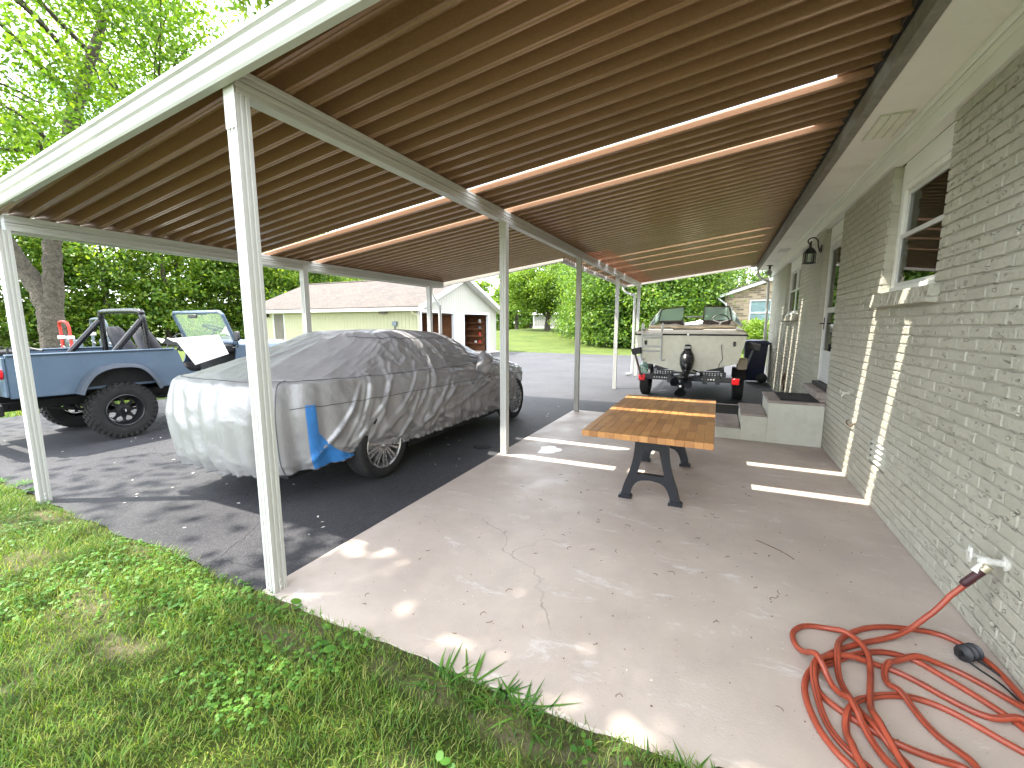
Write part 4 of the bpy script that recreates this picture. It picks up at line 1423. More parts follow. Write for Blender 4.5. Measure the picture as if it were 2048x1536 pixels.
# blue corner panels (a facing sewn over the cover)
def cover_pt(i, k, off):
    """point on the cover at row i (float) and column k (float)"""
    i0 = int(np.clip(np.floor(i), 0, NR - 2))
    k0_ = int(np.floor(k))
    u, v = i - i0, k - k0_
    g = lambda A: (A[i0, k0_ % NT] * (1 - u) * (1 - v) + A[i0 + 1, k0_ % NT] * u * (1 - v) + A[i0, (k0_ + 1) % NT] * (1 - u) * v + A[i0 + 1, (k0_ + 1) % NT] * u * v)
    return tuple(g(P) + g(nrm) * off)
def facing(rows_, name):
    """rows_: list of (t, k_left, k_right) fractions"""
    mbf = MB()
    mbf.loft([[cover_pt(t * (NR - 1), (ka + (kb - ka) * q / 14) * NT, .005) for q in range(15)] for (t, ka, kb) in rows_])
    mbf.build(name, MAT['blue'], cover, True, angle=80)
k0, k1 = K_RR + .004, K_RL - .006
facing([(t, k0 - .003, k0 + .004 + .027 * max(0, (.20 - t) / .20) ** .9) for t in np.linspace(.004, .20, 16)] , 'corner_panel')
facing([(t, k0 - .003, k0 + .004) for t in np.linspace(.20, .31, 8)], 'corner_strap')
facing([(t, k1 - .003, k1 + .010) for t in np.linspace(.20, .32, 8)], 'corner_strap')
# mirror pocket
mpos = Vector((CX + .99, 5.00, 1.01))
rows = []
for i in range(15):
    u = i / 14
    r0 = .155 * math.sin(math.pi * min(1, u * .92 + .06)) ** .6
    ring_ = []
    for k in range(24):
        an = 2 * math.pi * k / 24
        q = 1 + .10 * math.sin(an * 5 + u * 7) + .06 * math.sin(an * 9 - u * 5)
        ring_.append((mpos.x - .10 + u * .20 + .015 * math.sin(an * 3), mpos.y + r0 * .95 * q * math.cos(an), mpos.z + r0 * 1.05 * q * math.sin(an) - .03 * (1 - u)))
    rows.append(ring_)
MB().loft(rows, True, cap=True).build('mirror_pocket', MAT['cover'], car, True, angle=70)
# bodywork below the hem
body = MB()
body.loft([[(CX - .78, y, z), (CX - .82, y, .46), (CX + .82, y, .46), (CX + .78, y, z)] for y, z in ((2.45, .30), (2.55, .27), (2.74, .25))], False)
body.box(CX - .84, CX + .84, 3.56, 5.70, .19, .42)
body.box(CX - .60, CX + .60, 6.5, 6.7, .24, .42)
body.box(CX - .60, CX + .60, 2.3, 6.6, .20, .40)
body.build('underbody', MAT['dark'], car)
def alloy_wheel(x, y, side, name='wheel'):
    M = Mx((x, y, .335), ry=R(90) * side)
    ty = MB().lathe([(.235, -.20), (.315, -.205), (.334, -.19), (.338, -.15), (.338, -.02), (.332, -.004), (.312, .008), (.262, .011), (.242, .002), (.236, -.02)], 48, M, cap=False).build('wheel', MAT['rubber'], car, True)
    rim = MB().lathe([(.240, -.18), (.240, .0), (.232, .006), (.222, -.004), (.218, -.04), (.214, -.18)], 48, M, cap=False)
    for k in range(10):
        an = 2 * math.pi * k / 10
        for s_ in (-1, 1):
            a0, a1 = an + s_ * .05, an + s_ * .17
            rim.add([(.045 * math.cos(an + s_ * .02), .045 * math.sin(an + s_ * .02), -.014), (.045 * math.cos(an + s_ * .35), .045 * math.sin(an + s_ * .35), -.014),
                     (.224 * math.cos(a1), .224 * math.sin(a1), -.004), (.224 * math.cos(a0), .224 * math.sin(a0), -.004),
                     (.045 * math.cos(an + s_ * .02), .045 * math.sin(an + s_ * .02), -.045), (.045 * math.cos(an + s_ * .35), .045 * math.sin(an + s_ * .35), -.045),
                     (.224 * math.cos(a1), .224 * math.sin(a1), -.04), (.224 * math.cos(a0), .224 * math.sin(a0), -.04)],
                    [(0, 1, 2, 3), (4, 7, 6, 5), (0, 4, 5, 1), (1, 5, 6, 2), (2, 6, 7, 3), (3, 7, 4, 0)], M)
    rim.lathe([(.0, -.004), (.036, -.006), (.058, -.016), (.058, -.05)], 20, M)
    rim.build('rim', MAT['alloy'], ty, True, angle=30)
    MB().lathe([(.0, -.09), (.19, -.09), (.205, -.12)], 32, M).build('brake_disc', MAT['dark'], ty, True)
    MB().lathe([(.0, .0), (.026, -.002), (.028, -.006)], 18, M).build('hub_cap', MAT['white'], ty, True)
for (x, y, s_) in ((-2.915, 3.14, 1), (-2.915, 6.14, 1), (-4.725, 3.14, -1), (-4.725, 6.14, -1)):
    alloy_wheel(x, y, s_)

# ------------------------------------------------------------------ open-top pickup
jp = thing('pickup_truck', 'blue-grey open-top off-road pickup with black roll bar on the driveway', 'pickup truck', (-7.95, 2.82, -.018))
JM = Mx((-7.95, 2.82, -.018))
def J(mb, name, mat, parent=None, **kw):
    mb.v = [tuple(JM @ Vector(p)) for p in mb.v]
    return mb.build(name, mat, parent or jp, **kw)
arch = catmull([(-.46, .665), (-.40, .80), (-.29, .93), (-.12, 1.0), (.12, 1.0), (.26, .94), (.37, .80), (.44, .64)], 4)
arch = [(p[0], p[1]) for p in arch]
rail = catmull([(.66, 1.165), (.70, 1.15), (.735, 1.05), (.77, .93), (.84, .84), (.96, .815), (1.36, .80), (1.47, .825), (1.535, .92), (1.56, 1.06), (1.575, 1.18)], 3)
rail = [(p[0], p[1]) for p in rail]
side = [(-1.0, .68), (-1.0, 1.165)] + rail + [(1.63, 1.20), (1.63, .64), (.445, .64)] + arch[::-1][1:]
for sx in (1, -1):
    x0, x1 = (.72, .755) if sx > 0 else (-.755, -.72)
    tub = J(MB().prism(side, 0, x0, x1), 'body_side', MAT['jeep'], bevel=.006)
    J(MB().cbox(min(sx * .70, sx * .775), max(sx * .70, sx * .775), -1.0, .66, 1.1655, 1.185, .005), 'bed_rail', MAT['jeep'])
    rows = []
    for k, p in enumerate(arch):
        i0, i1 = arch[max(0, k - 1)], arch[min(len(arch) - 1, k + 1)]
        t = Vector((i1[0] - i0[0], i1[1] - i0[1])).normalized()
        n = Vector((-t.y, t.x))
        q = lambda o, x: (sx * x, p[0] + n.x * o, p[1] + n.y * o)
        rows.append([q(.012, .756), q(.010, .80), q(-.004, .845), q(-.045, .862), q(-.052, .855), q(-.03, .80), q(-.02, .757)])
    J(MB().loft(rows, True, cap=True), 'wheel_flare', MAT['flare'], smooth=True)
J(MB().box(-.72, .72, -.99, 1.6, .70, .73), 'floor', MAT['jeep'])
J(MB().cbox(-.74, .74, -1.03, -1.001, .70, 1.15, .006), 'tailgate', MAT['jeep'])
for sx in (-.61, .61):
    J(MB().box(sx - .11, sx + .11, -.45, .45, .731, 1.02), 'wheel_well', MAT['dark'])
for sx in (1, -1):
    tl = J(MB().cbox(sx * .66 - .075, sx * .66 + .075, -1.075, -1.032, .91, 1.02, .008), 'tail_light', MAT['red'])
    J(MB().cbox(min(sx * .735, sx * .757), max(sx * .735, sx * .757), -1.07, -1.033, .93, 1.0, .005), 'tail_light', MAT['red'])
J(MB().cbox(-.80, .80, -1.22, -1.08, .50, .63, .012), 'rear_bumper', MAT['black'])
J(MB().cbox(.40, .62, -1.10, -1.078, .68, .88, .01).cbox(.44, .58, -1.2, -1.10, .63, .72, .01), 'rear_bracket', MAT['greymetal'])
# chassis
ch = MB()
for sx in (-.40, .40):
    ch.box(sx - .035, sx + .035, -1.1, 3.1, .50, .60)
ch.box(-.36, .36, .6, 1.5, .42, .55)
ch.tube([(-.70, 0, .365), (.70, 0, .365)], .045, 10)
ch.lathe([(.0, -.13), (.10, -.10), (.13, 0), (.10, .10), (0, .13)], 14, Mx((.05, 0, .365), rx=R(90)))
ch.tube([(-.70, 2.63, .365), (.70, 2.63, .365)], .045, 10)
for sx in (-.48, .48):
    for k in range(3):
        ch.tube(catmull([(sx, -.62 + k * .12, .50), (sx, -.3, .42 - k * .012), (sx, 0, .395 - k * .012), (sx, .3, .42 - k * .012), (sx, .62 - k * .12, .50)], 4), .016, 6)
ch.tube([(-.45, -.3, .62), (-.42, -.05, .40)], .03, 8)
ch.tube([(.45, -.3, .62), (.42, -.05, .40)], .03, 8)
ch.tube(catmull([(.25, 1.0, .45), (.3, .4, .46), (.32, -.5, .52), (.45, -.95, .55)], 5), .028, 8)
J(ch, 'chassis', MAT['dark'], smooth=True)
def off_road_wheel(x, y, side):
    M = JM @ Mx((x, y, .378), ry=R(90) * side)
    t = MB().lathe([(.205, -.21), (.29, -.225), (.345, -.215), (.362, -.19), (.364, -.11), (.364, -.05), (.362, -.028), (.345, -.006), (.29, .004), (.235, .0), (.208, -.012)], 56, M, cap=False)
    n = 34
    for k in range(n):
        an = 2 * math.pi * k / n
        for row, (za, zb, da) in enumerate(((-.022, -.075, 0), (-.085, -.130, .5), (-.140, -.195, 0))):
            a0 = an + da * 2 * math.pi / n
            mm = M @ Matrix.Rotation(a0, 4, 'Z')
            t.box(.352, .378, -.021, .021, zb, za, mm)
        mm = M @ Matrix.Rotation(an + .09, 4, 'Z')
        t.box(.305, .366, -.014, .014, -.03, .004, mm)
    tyre = t.build('wheel', MAT['rubber'], jp, True, angle=35)
    rim = MB().lathe([(.214, -.2), (.214, -.002), (.206, .004), (.196, -.006), (.190, -.05), (.176, -.085), (.172, -.12)], 44, M, cap=False)
    # steel disc with eight slots
    for k in range(8):
        a0 = 2 * math.pi * k / 8
        pts = []
        for (r, da) in ((.082, -.39), (.082, .39), (.120, .13), (.150, .13), (.175, .39), (.175, -.39), (.150, -.13), (.120, -.13)):
            pts.append((r * math.cos(a0 + da), r * math.sin(a0 + da)))
        rim.add([(p[0], p[1], -.078) for p in pts] + [(p[0], p[1], -.090) for p in pts],
                [tuple(range(8)), tuple(range(15, 7, -1))] + [(i, i + 8, (i + 1) % 8 + 8, (i + 1) % 8) for i in range(8)], M)
    rim.lathe([(0, -.018), (.028, -.020), (.034, -.03), (.040, -.06), (.078, -.070), (.086, -.08), (.086, -.092)], 24, M)
    rim.build('rim', MAT['black'], tyre, True, angle=30)
    cap = MB()
    for (dx, w_) in ((-.014, .005), (-.005, .006), (.004, .006), (.013, .006)):
        cap.box(dx, dx + w_, -.006, .008, -.0195, -.0165, M)
    cap.build('hub_badge', MAT['white'], tyre)
for (x, y, s_) in ((.80, 0, 1), (.80, 2.63, 1), (-.80, 0, -1), (-.80, 2.63, -1)):
    off_road_wheel(x, y, s_)
# cowl, hood, fenders, grille
J(MB().cbox(-.745, .745, 1.60, 1.78, .70, 1.205, .02), 'cowl', MAT['jeep'])
rows = []
for y, hw, zt in ((1.75, .60, 1.235), (2.2, .585, 1.235), (2.7, .57, 1.225), (2.92, .56, 1.20), (2.97, .54, 1.16)):
    rows.append([(-hw, y, .98), (-hw, y, zt - .06), (-hw + .05, y, zt - .012), (-.2, y, zt + .012), (.2, y, zt + .012), (hw - .05, y, zt - .012), (hw, y, zt - .06), (hw, y, .98)])
J(MB().loft(rows, True, cap=True), 'hood', MAT['hood'], smooth=True, angle=50)
for sx in (1, -1):
    J(MB().cbox(min(sx * .585, sx * .80), max(sx * .585, sx * .80), 1.79, 3.05, .985, 1.03, .015), 'front_fender', MAT['jeep'])
    J(MB().box(min(sx * .56, sx * .58), max(sx * .56, sx * .58), 1.79, 2.98, .62, .98), 'engine_side', MAT['jeep'])
gr = MB()
for k in range(9):
    gr.box(-.34 + k * .075, -.30 + k * .075, 2.985, 3.01, .72, 1.10)
gr.box(-.56, .56, 2.972, 2.984, .66, 1.14)
J(gr, 'grille', MAT['jeep'])
J(MB().cbox(-.80, .80, 3.15, 3.3, .50, .62, .015).tube([(.3, 3.2, .62), (.3, 3.22, 1.18), (-.3, 3.22, 1.18), (-.3, 3.2, .62)], .025, 8), 'front_bumper', MAT['black'], smooth=True)
# windshield: raked frame, glass, wiper, mirror
def ws(u, v):
    return (u, 1.60 - v * .20, 1.21 + v * .52)
fr = MB()
hw = .70
fr.tube([ws(-hw, 0), ws(-hw, .92), ws(-hw + .05, 1), ws(hw - .05, 1), ws(hw, .92), ws(hw, 0)], .030, 8)
fr.tube([ws(-hw, .04), ws(hw, .04)], .045, 8)
J(fr, 'windshield_frame', MAT['jeep'], smooth=True)
J(MB().add([ws(-.67, .10), ws(.67, .10), ws(.67, .95), ws(-.67, .95)], [(0, 1, 2, 3)]), 'windshield_glass', MAT['gglass'])
J(MB().tube([ws(.0, .95), (0, 1.36, 1.66)], .008, 6).cbox(-.12, .12, 1.335, 1.36, 1.63, 1.69, .008), 'rear_view_mirror', MAT['plast'], smooth=True)
J(MB().tube([ws(.05, .10), (.25, 1.585, 1.30), (.33, 1.54, 1.50)], .006, 5).tube([ws(-.4, .10), (-.25, 1.585, 1.30), (-.14, 1.54, 1.48)], .006, 5), 'wiper', MAT['plast'])
J(MB().tube(catmull([(.76, 1.50, 1.15), (.86, 1.52, 1.16), (.90, 1.50, 1.24), (.90, 1.50, 1.28)], 5), .009, 6).cbox(.84, .98, 1.47, 1.51, 1.26, 1.42, .02), 'side_mirror', MAT['plast'], smooth=True)
J(MB().cbox(-.70, .70, 1.40, 1.59, 1.06, 1.205, .03), 'dashboard', MAT['plast'])
J(MB().box(-.70, .70, 1.585, 1.60, .74, 1.06), 'firewall', MAT['dark'])
sw = MB()
wc = Vector((-.36, 1.22, 1.20))
wr = Matrix.Translation(wc) @ Matrix.Rotation(R(62), 4, 'X')
sw.tube([tuple(wr @ Vector((.19 * math.cos(a), .19 * math.sin(a), 0))) for a in np.linspace(0, 2 * math.pi, 28, endpoint=False)], .013, 7, closed=True)
for a in (0, 2.1, 4.2):
    sw.tube([tuple(wr @ Vector((0, 0, -.02))), tuple(wr @ Vector((.19 * math.cos(a), .19 * math.sin(a), 0)))], .010, 6)
sw.tube([tuple(wr @ Vector((0, 0, 0))), (-.36, 1.5, 1.1)], .02, 7)
J(sw, 'steering_wheel', MAT['plast'], smooth=True)
def seat(x):
    rows = []
    for y, z, hw, d in ((.62, .86, .23, .07), (.60, 1.0, .24, .08), (.53, 1.2, .235, .08), (.47, 1.36, .20, .07), (.44, 1.46, .16, .055), (.43, 1.50, .10, .03)):
        rows.append([(x + hw * c * (1 if abs(c) < .9 else .97), y + d * s_, z) for c, s_ in ((-1, 0), (-.85, -.8), (0, -1), (.85, -.8), (1, 0), (.85, .8), (0, .75), (-.85, .8))])
    s = J(MB().loft(rows, True, cap=True), 'seat', MAT['seat'], smooth=True, angle=80)
    J(MB().cbox(x - .24, x + .24, .58, 1.10, .80, .93, .05), 'seat_cushion', MAT['seat'], s, smooth=True)
    J(MB().box(x - .2, x + .2, .62, 1.05, .731, .80), 'seat_base', MAT['plast'], s)
seat(.37)
seat(-.37)
J(MB().cbox(-.12, .12, .75, 1.35, .74, .90, .03).tube([(0, 1.25, .88), (-.02, 1.2, 1.15)], .012, 6), 'console', MAT['plast'], smooth=True)
# roll bar
rb = MB()
hoop = [(-.62, .40, .74), (-.62, .40, 1.2), (-.61, .39, 1.56), (-.585, .385, 1.66), (-.50, .38, 1.715), (.50, .38, 1.715), (.585, .385, 1.66), (.61, .39, 1.56), (.62, .40, 1.2), (.62, .40, .74)]
rb.tube(catmull(hoop, 4), .038, 12)
for sx in (1, -1):
    rb.tube([(sx * .61, .36, 1.58), (sx * .63, -.12, .98)], .038, 12)
J(rb, 'roll_bar', MAT['rollbar'], smooth=True)
# clutter in the bed
bed = MB()
bed.cbox(-.45, -.15, -.9, -.55, 1.13, 1.20, .02)
bed.tube([(.2, -.85, .75), (.2, -.83, 1.25)], .012, 6)
bed.tube([(-.55, -.8, .75), (-.57, -.83, 1.30)], .012, 6)
bed.tube(catmull([(-.6, -.6, 1.19), (-.3, -.62, 1.24), (.1, -.5, 1.19)], 5), .014, 6)
J(bed, 'bed_clutter', MAT['plast'])
# the white plastic panel lying over the passenger seat
pn = thing('plastic_panel', 'white plastic panel lying across the seat of the open pickup', 'panel', (-7.55, 3.85, .95))
PM = Matrix(((0.10, .35, .93), (.99, .05, -.10), (-.12, -.93, .36))).transposed()
a_, b_, c_, d_ = Vector((-7.35, 3.56, 1.30)), Vector((-7.35, 4.20, 1.34)), Vector((-7.19, 4.24, 1.03)), Vector((-7.19, 3.73, .89))
n_ = (b_ - a_).cross(d_ - a_).normalized() * .012
def pq(u, v, h=0):
    return tuple(a_ * (1 - u) * (1 - v) + b_ * u * (1 - v) + c_ * u * v + d_ * (1 - u) * v + n_ * h)
pm_ = MB()
us = (0, .03, .06, .94, .97, 1)
hgt = (0, 1.6, .4)
rows = []
for i, u in enumerate(us):
    row = []
    for j, v in enumerate(us):
        rim_ = (i in (0, 5)) or (j in (0, 5))
        mid = (i in (1, 4) or j in (1, 4))
        row.append(pq(u, v, -1.2 if rim_ else (1.0 if mid else .2)))
    rows.append(row)
pm_.loft(rows)
pm_.loft([[pq(u, v, -1.6) for v in us] for u in us])
pm_.build('sheet', MAT['white'], pn, True, angle=50)
rows = [[(-8.05 + .18 * u, 3.60 + .14 * v, 1.27 + .05 * math.sin(3 * u) - .03 * v) for v in np.linspace(0, 4, 6)] for u in np.linspace(0, 4, 6)]
MB().loft(rows).build('back_sheet', MAT['white'], pn, True)

# ------------------------------------------------------------------ mowers behind the pickup
def mower(name, label, x, y, mat, hw, ztop, tall):
    t = thing(name, label, 'mower', (x, y, -.03), group='mowers behind the pickup')
    MB().cbox(x - .55, x + .55, y - .45, y + .75, .14, .34, .05).build('deck', mat, t)
    MB().cbox(x - .35, x + .35, y - .6, y + .3, .40, .72, .06).build('engine_cover', MAT['greymetal'], t)
    b = MB().tube(catmull([(x - hw, y - .25, .5), (x - hw, y - .25, ztop - .25), (x - hw * .95, y - .26, ztop - .06), (x - hw * .6, y - .27, ztop), (x + hw * .6, y - .27, ztop), (x + hw * .95, y - .26, ztop - .06), (x + hw, y - .25, ztop - .25), (x + hw, y - .25, .5)], 4), .026, 8)
    b.build('roll_bar', mat, t, True)
    c = MB()
    for s_ in (-1, 1):
        c.cbox(x + s_ * hw - .045, x + s_ * hw + .045, y - .30, y - .2, ztop - .34, ztop - .27, .01)
        c.tube([(x + s_ * hw - .08, y - .25, ztop - .45), (x + s_ * hw + .10, y - .25, ztop - .5)], .012, 6)
    c.build('hinge', MAT['chrome'], t)
    s = MB().cbox(x - .26, x + .26, y - .1, y + .38, .72, .84, .04)
    s.prism([(y - .16, .80), (y - .05, .80), (y - .10, 1.18), (y - .16, 1.22), (y - .20, 1.18)], 0, x - .25, x + .25)
    s.build('seat', MAT['greymetal'], t, True, .02)
    for sx in (-1, 1):
        MB().lathe([(.12, -.12), (.24, -.12), (.27, -.06), (.27, .06), (.24, .12), (.12, .12)], 24, Mx((x + sx * .50, y - .3, .25), ry=R(90))).build('wheel', MAT['rubber'], t, True)
        MB().lathe([(.05, -.06), (.12, -.06), (.14, 0), (.12, .06), (.05, .06)], 18, Mx((x + sx * .42, y + .72, .12), ry=R(90))).build('wheel', MAT['rubber'], t, True)
    return t
mower('riding_mower', 'riding mower with a red roll hoop behind the pickup bed', -11.7, 4.06, MAT['redpaint'], .20, 1.56, 0)
mower('riding_mower', 'riding mower with a grey roll hoop behind the pickup bed', -11.6, 4.55, MAT['greymetal'], .33, 1.62, 0)

# ------------------------------------------------------------------ boat on trailer
bt = thing('boat', 'cream motorboat with open windshield, its stern facing the patio', 'boat', (-.54, 9.1, 0), ry=R(-.8))
BX = -.54
ST = [  # y, half gunwale, z gunwale, half chine, z chine, z keel
    (9.10, 1.01, 1.31, .885, .775, .53), (10.0, 1.03, 1.31, .90, .77, .50), (11.2, 1.03, 1.33, .88, .78, .49),
    (12.3, .93, 1.37, .72, .82, .52), (13.1, .70, 1.42, .44, .90, .62), (13.8, .36, 1.48, .16, 1.06, .84), (14.15, .06, 1.53, .03, 1.25, 1.10)]
rows = []
for (y, hg, zg, hc, zc, zk) in ST:
    rows.append([(BX - hg, y, zg), (BX - (hg * .55 + hc * .45), y, (zg * .5 + zc * .5)), (BX - hc, y, zc), (BX - hc + .03, y, zc - .015), (BX - hc * .5, y, (zc + zk) / 2 - .005), (BX, y, zk),
                 (BX + hc * .5, y, (zc + zk) / 2 - .005), (BX + hc - .03, y, zc - .015), (BX + hc, y, zc), (BX + (hg * .55 + hc * .45), y, (zg * .5 + zc * .5)), (BX + hg, y, zg)])
mbh = MB().loft(rows)
mbh.add(rows[0], [tuple(range(11))])
mbh.build('hull', MAT['hull'], bt, True, angle=25)
# rub rail: dark line and pale lip
def railp(dz, out):
    return [(BX - hg - out, y, zg + dz) for (y, hg, zg, *_r) in ST[::-1]] + [(BX + hg + out, y, zg + dz) for (y, hg, zg, *_r) in ST]
bk = [(BX - 1.015, 9.085, 1.312), (BX + 1.015, 9.085, 1.312)]
MB().tube(railp(.0, .008), .016, 8).tube(bk, .015, 8).build('rub_rail', MAT['black'], bt, True)
# deck cap
cap = MB()
rows = []
for (y, hg, zg, *_r) in ST:
    yy = y - .015 if y < 9.2 else y
    rows.append([(BX - hg - .005, yy, zg + .012), (BX - hg + .01, yy, zg + .05), (BX - hg + .07, yy, zg + .10), (BX - hg + .20, yy, zg + .105)])
cap.loft(rows)
cap.loft([[(2 * BX - p[0], p[1], p[2]) for p in r] for r in rows])
cap.loft([[(BX - 1.0, 9.083, 1.322), (BX, 9.083, 1.322), (BX + 1.0, 9.083, 1.322)], [(BX - .99, 9.088, 1.36), (BX, 9.088, 1.36), (BX + .99, 9.088, 1.36)],
          [(BX - .93, 9.16, 1.40), (BX, 9.16, 1.405), (BX + .93, 9.16, 1.40)], [(BX - .90, 9.75, 1.42), (BX, 9.75, 1.43), (BX + .90, 9.75, 1.42)], [(BX - .90, 9.76, .95), (BX, 9.76, .95), (BX + .90, 9.76, .95)]])
fd = []
for (y, hg, zg, *_r) in ST[2:]:
    fd.append([(BX - max(hg - .2, 0.0), y, zg + .105), (BX, y, zg + .14), (BX + max(hg - .2, 0.0), y, zg + .105)])
cap.loft(fd[1:])
cap.build('deck', MAT['deck'], bt, True, angle=35)
MB().box(BX - .80, BX + .80, 9.8, 12.2, .80, .83).build('cockpit_floor', MAT['brown'], bt)
MB().box(BX - .31, BX + .25, 9.20, 9.32, 1.408, 1.418).build('deck_slot', MAT['black'], bt)
# rolled canvas along the stern
rows = []
for i in range(40):
    u = i / 39
    x = BX - .82 + u * 1.64
    r_ = .046 * (1 + .15 * math.sin(u * 23) + .1 * math.sin(u * 41 + 1)) * (.75 + .5 * math.sin(math.pi * min(1, u * 1.05)))
    rows.append([(x, 9.55 + r_ * 1.8 * math.cos(a), 1.462 + .012 * math.sin(u * 9) + r_ * (.85 + .15 * math.sin(3 * a + u * 14)) * math.sin(a)) for a in np.linspace(0, 2 * math.pi, 14, endpoint=False)])
MB().loft(rows, True, cap=True).build('rolled_canvas', MAT['canvas'], bt, True, angle=80)
rows = [[(BX + .72 + .13 * u + .03 * math.sin(v * 7), 10.2 + .25 * v, 1.42 + .16 * math.sin(u * 2.4) * math.sin(v * 2.2) + .02 * math.sin(u * 13 + v * 5)) for v in np.linspace(0, 1.4, 8)] for u in np.linspace(0, 1, 8)]
MB().loft(rows).build('folded_canvas', MAT['canvas'], bt, True)
# windshield halves: dash pods, framed panes, side wings
def pane4(q, r_, nm, matg, frame_m):
    f = MB().tube(list(q) + [q[0]], r_, 6, cap=False)
    o = f.build(nm, frame_m, bt, True)
    MB().add(list(q), [(0, 1, 2, 3)]).build('pane', matg, o)
yw = 11.3
pane4([(-1.38, yw, 1.585), (-.82, yw, 1.60), (-.81, yw + .02, 1.945), (-1.33, yw + .02, 1.885)], .018, 'windshield', MAT['boatglass'], MAT['brown'])
pane4([(-.37, yw, 1.60), (.24, yw, 1.60), (.17, yw + .02, 1.925), (-.36, yw + .02, 1.945)], .018, 'windshield', MAT['boatglass'], MAT['brown'])
pane4([(-1.50, 10.55, 1.47), (-1.39, yw, 1.585), (-1.345, yw + .02, 1.885), (-1.44, 10.95, 1.68)], .013, 'windshield_wing', MAT['boatglass'], MAT['chrome'])
pane4([(.44, 10.55, 1.47), (.25, yw, 1.60), (.185, yw + .02, 1.92), (.34, 10.95, 1.68)], .013, 'windshield_wing', MAT['boatglass'], MAT['chrome'])
MB().tube([(-.80, yw + .3, 1.70), (-.37, yw + .3, 1.70)], .02, 8).build('bow_rail', MAT['chrome'], bt, True)
MB().cbox(-1.36, -.80, yw - .06, yw + .4, 1.25, 1.59, .02).build('dash', MAT['brown'], bt)
MB().cbox(-1.31, -.85, yw - .075, yw - .061, 1.46, 1.56, .01).build('glove_box', MAT['black'], bt)
MB().cbox(-.38, .24, yw - .06, yw + .4, 1.25, 1.585, .02).build('dash', MAT['brown'], bt)
sw = MB()
wr = Matrix.Translation((.0, yw - .25, 1.57)) @ Matrix.Rotation(R(68), 4, 'X')
sw.tube([tuple(wr @ Vector((.185 * math.cos(a), .185 * math.sin(a), 0))) for a in np.linspace(0, 2 * math.pi, 28, endpoint=False)], .014, 7, closed=True)
sw.build('steering_wheel', MAT['black'], bt, True)
sp = MB()
for a in (.3, math.pi - .3, -1.57):
    sp.tube([tuple(wr @ Vector((0, 0, -.03))), tuple(wr @ Vector((.185 * math.cos(a), .185 * math.sin(a), 0)))], .013, 6)
sp.tube([tuple(wr @ Vector((0, 0, -.02))), (.0, yw - .05, 1.48)], .025, 8)
sp.build('steering_spokes', MAT['chrome'], bt, True)
for x in (-.98, -.12):
    MB().cbox(x - .24, x + .24, 10.5, 10.62, .85, 1.40, .05).cbox(x - .24, x + .24, 10.63, 11.0, .85, 1.12, .04).build('seat', MAT['canvas'], bt, True)
# boarding ladder
ld = MB()
for x in (-1.42, -1.04):
    ld.tube(catmull([(x, 9.25, 1.41), (x, 9.20, 1.50), (x, 9.13, 1.53), (x, 9.05, 1.47), (x, 9.04, 1.30), (x + .005, 9.02, 1.0), (x + .01, 9.0, .84), (x + .03, 9.0, .80), (x + .06, 9.03, .80), (x + .065, 9.07, .82)], 4), .0155, 8)
for z in (1.31, 1.25, 1.07, .98):
    ld.tube([(-1.42, 9.03, z), (-1.04, 9.03, z)], .017, 8)
ld.build('boarding_ladder', MAT['white'], bt, True)
# stern fittings
for x in (-1.35, .27):
    MB().cbox(x - .024, x + .024, 9.078, 9.097, 1.10, 1.19, .006).build('stern_eye', MAT['black'], bt)
MB().tube(catmull([(.06, 9.09, 1.12), (.05, 9.06, 1.10), (.07, 9.05, .95), (.08, 9.05, .85), (.03, 9.05, .74), (.035, 9.04, .62)], 5), .006, 6).build('drain_cord', MAT['plast'], bt, True)
MB().cbox(-.57, -.53, 9.065, 9.084, 1.29, 1.34, .006).build('stern_light', MAT['chrome'], bt)
# outdrive
od = MB()
rows = []
for (z, hw, d0, d1) in ((1.12, .045, -.02, .06), (1.10, .06, -.05, .06), (1.02, .065, -.08, .06), (.98, .085, -.10, .06), (.93, .118, -.16, .06), (.84, .132, -.22, .06), (.74, .126, -.26, .06), (.66, .10, -.26, .06), (.60, .07, -.25, .02), (.56, .075, -.30, .0), (.545, .07, -.30, 0)):
    rows.append([(-.545 + hw * c, 9.07 + (d0 + d1) / 2 + (d1 - d0) / 2 * s_, z) for c, s_ in ((1, 0), (.8, .8), (0, 1), (-.8, .8), (-1, 0), (-.75, -.75), (0, -1), (.75, -.75))])
od.loft(rows, True, cap=True)
od.build('outdrive', MAT['rollbar'], bt, True, angle=60)
lw = MB()
rows = []
for (z, hw, y0, y1) in ((.56, .05, 8.62, 9.02), (.52, .16, 8.52, 8.98), (.505, .16, 8.52, 8.98), (.50, .035, 8.62, 8.95), (.42, .045, 8.62, 8.95), (.36, .060, 8.60, 9.0), (.31, .045, 8.62, 8.95), (.24, .012, 8.68, 8.92), (.12, .006, 8.75, 8.85)):
    rows.append([(-.58 + hw * c, (y0 + y1) / 2 + (y1 - y0) / 2 * s_, z) for c, s_ in ((1, 0), (.6, .7), (0, 1), (-.6, .7), (-1, 0), (-.6, -.7), (0, -1), (.6, -.7))])
lw.loft(rows, True, cap=True)
low = lw.build('lower_unit', MAT['rollbar'], bt, True, angle=50)
pr = MB()
for k in range(3):
    a0 = 2 * math.pi * k / 3 + .5
    rows = []
    for (r_, w_, tw) in ((.05, .05, 1.0), (.10, .11, .8), (.15, .13, .65), (.19, .09, .55), (.205, .02, .5)):
        rows.append([(-.60 + r_ * math.cos(a0) - math.sin(a0) * w_ * q * .8, 8.56 + w_ * q * math.sin(tw), .36 + r_ * math.sin(a0) + math.cos(a0) * w_ * q * .8) for q in (-1, -.5, 0, .5, 1)])
    pr.loft(rows)
pr.build('propeller', MAT['iron'], low, True)
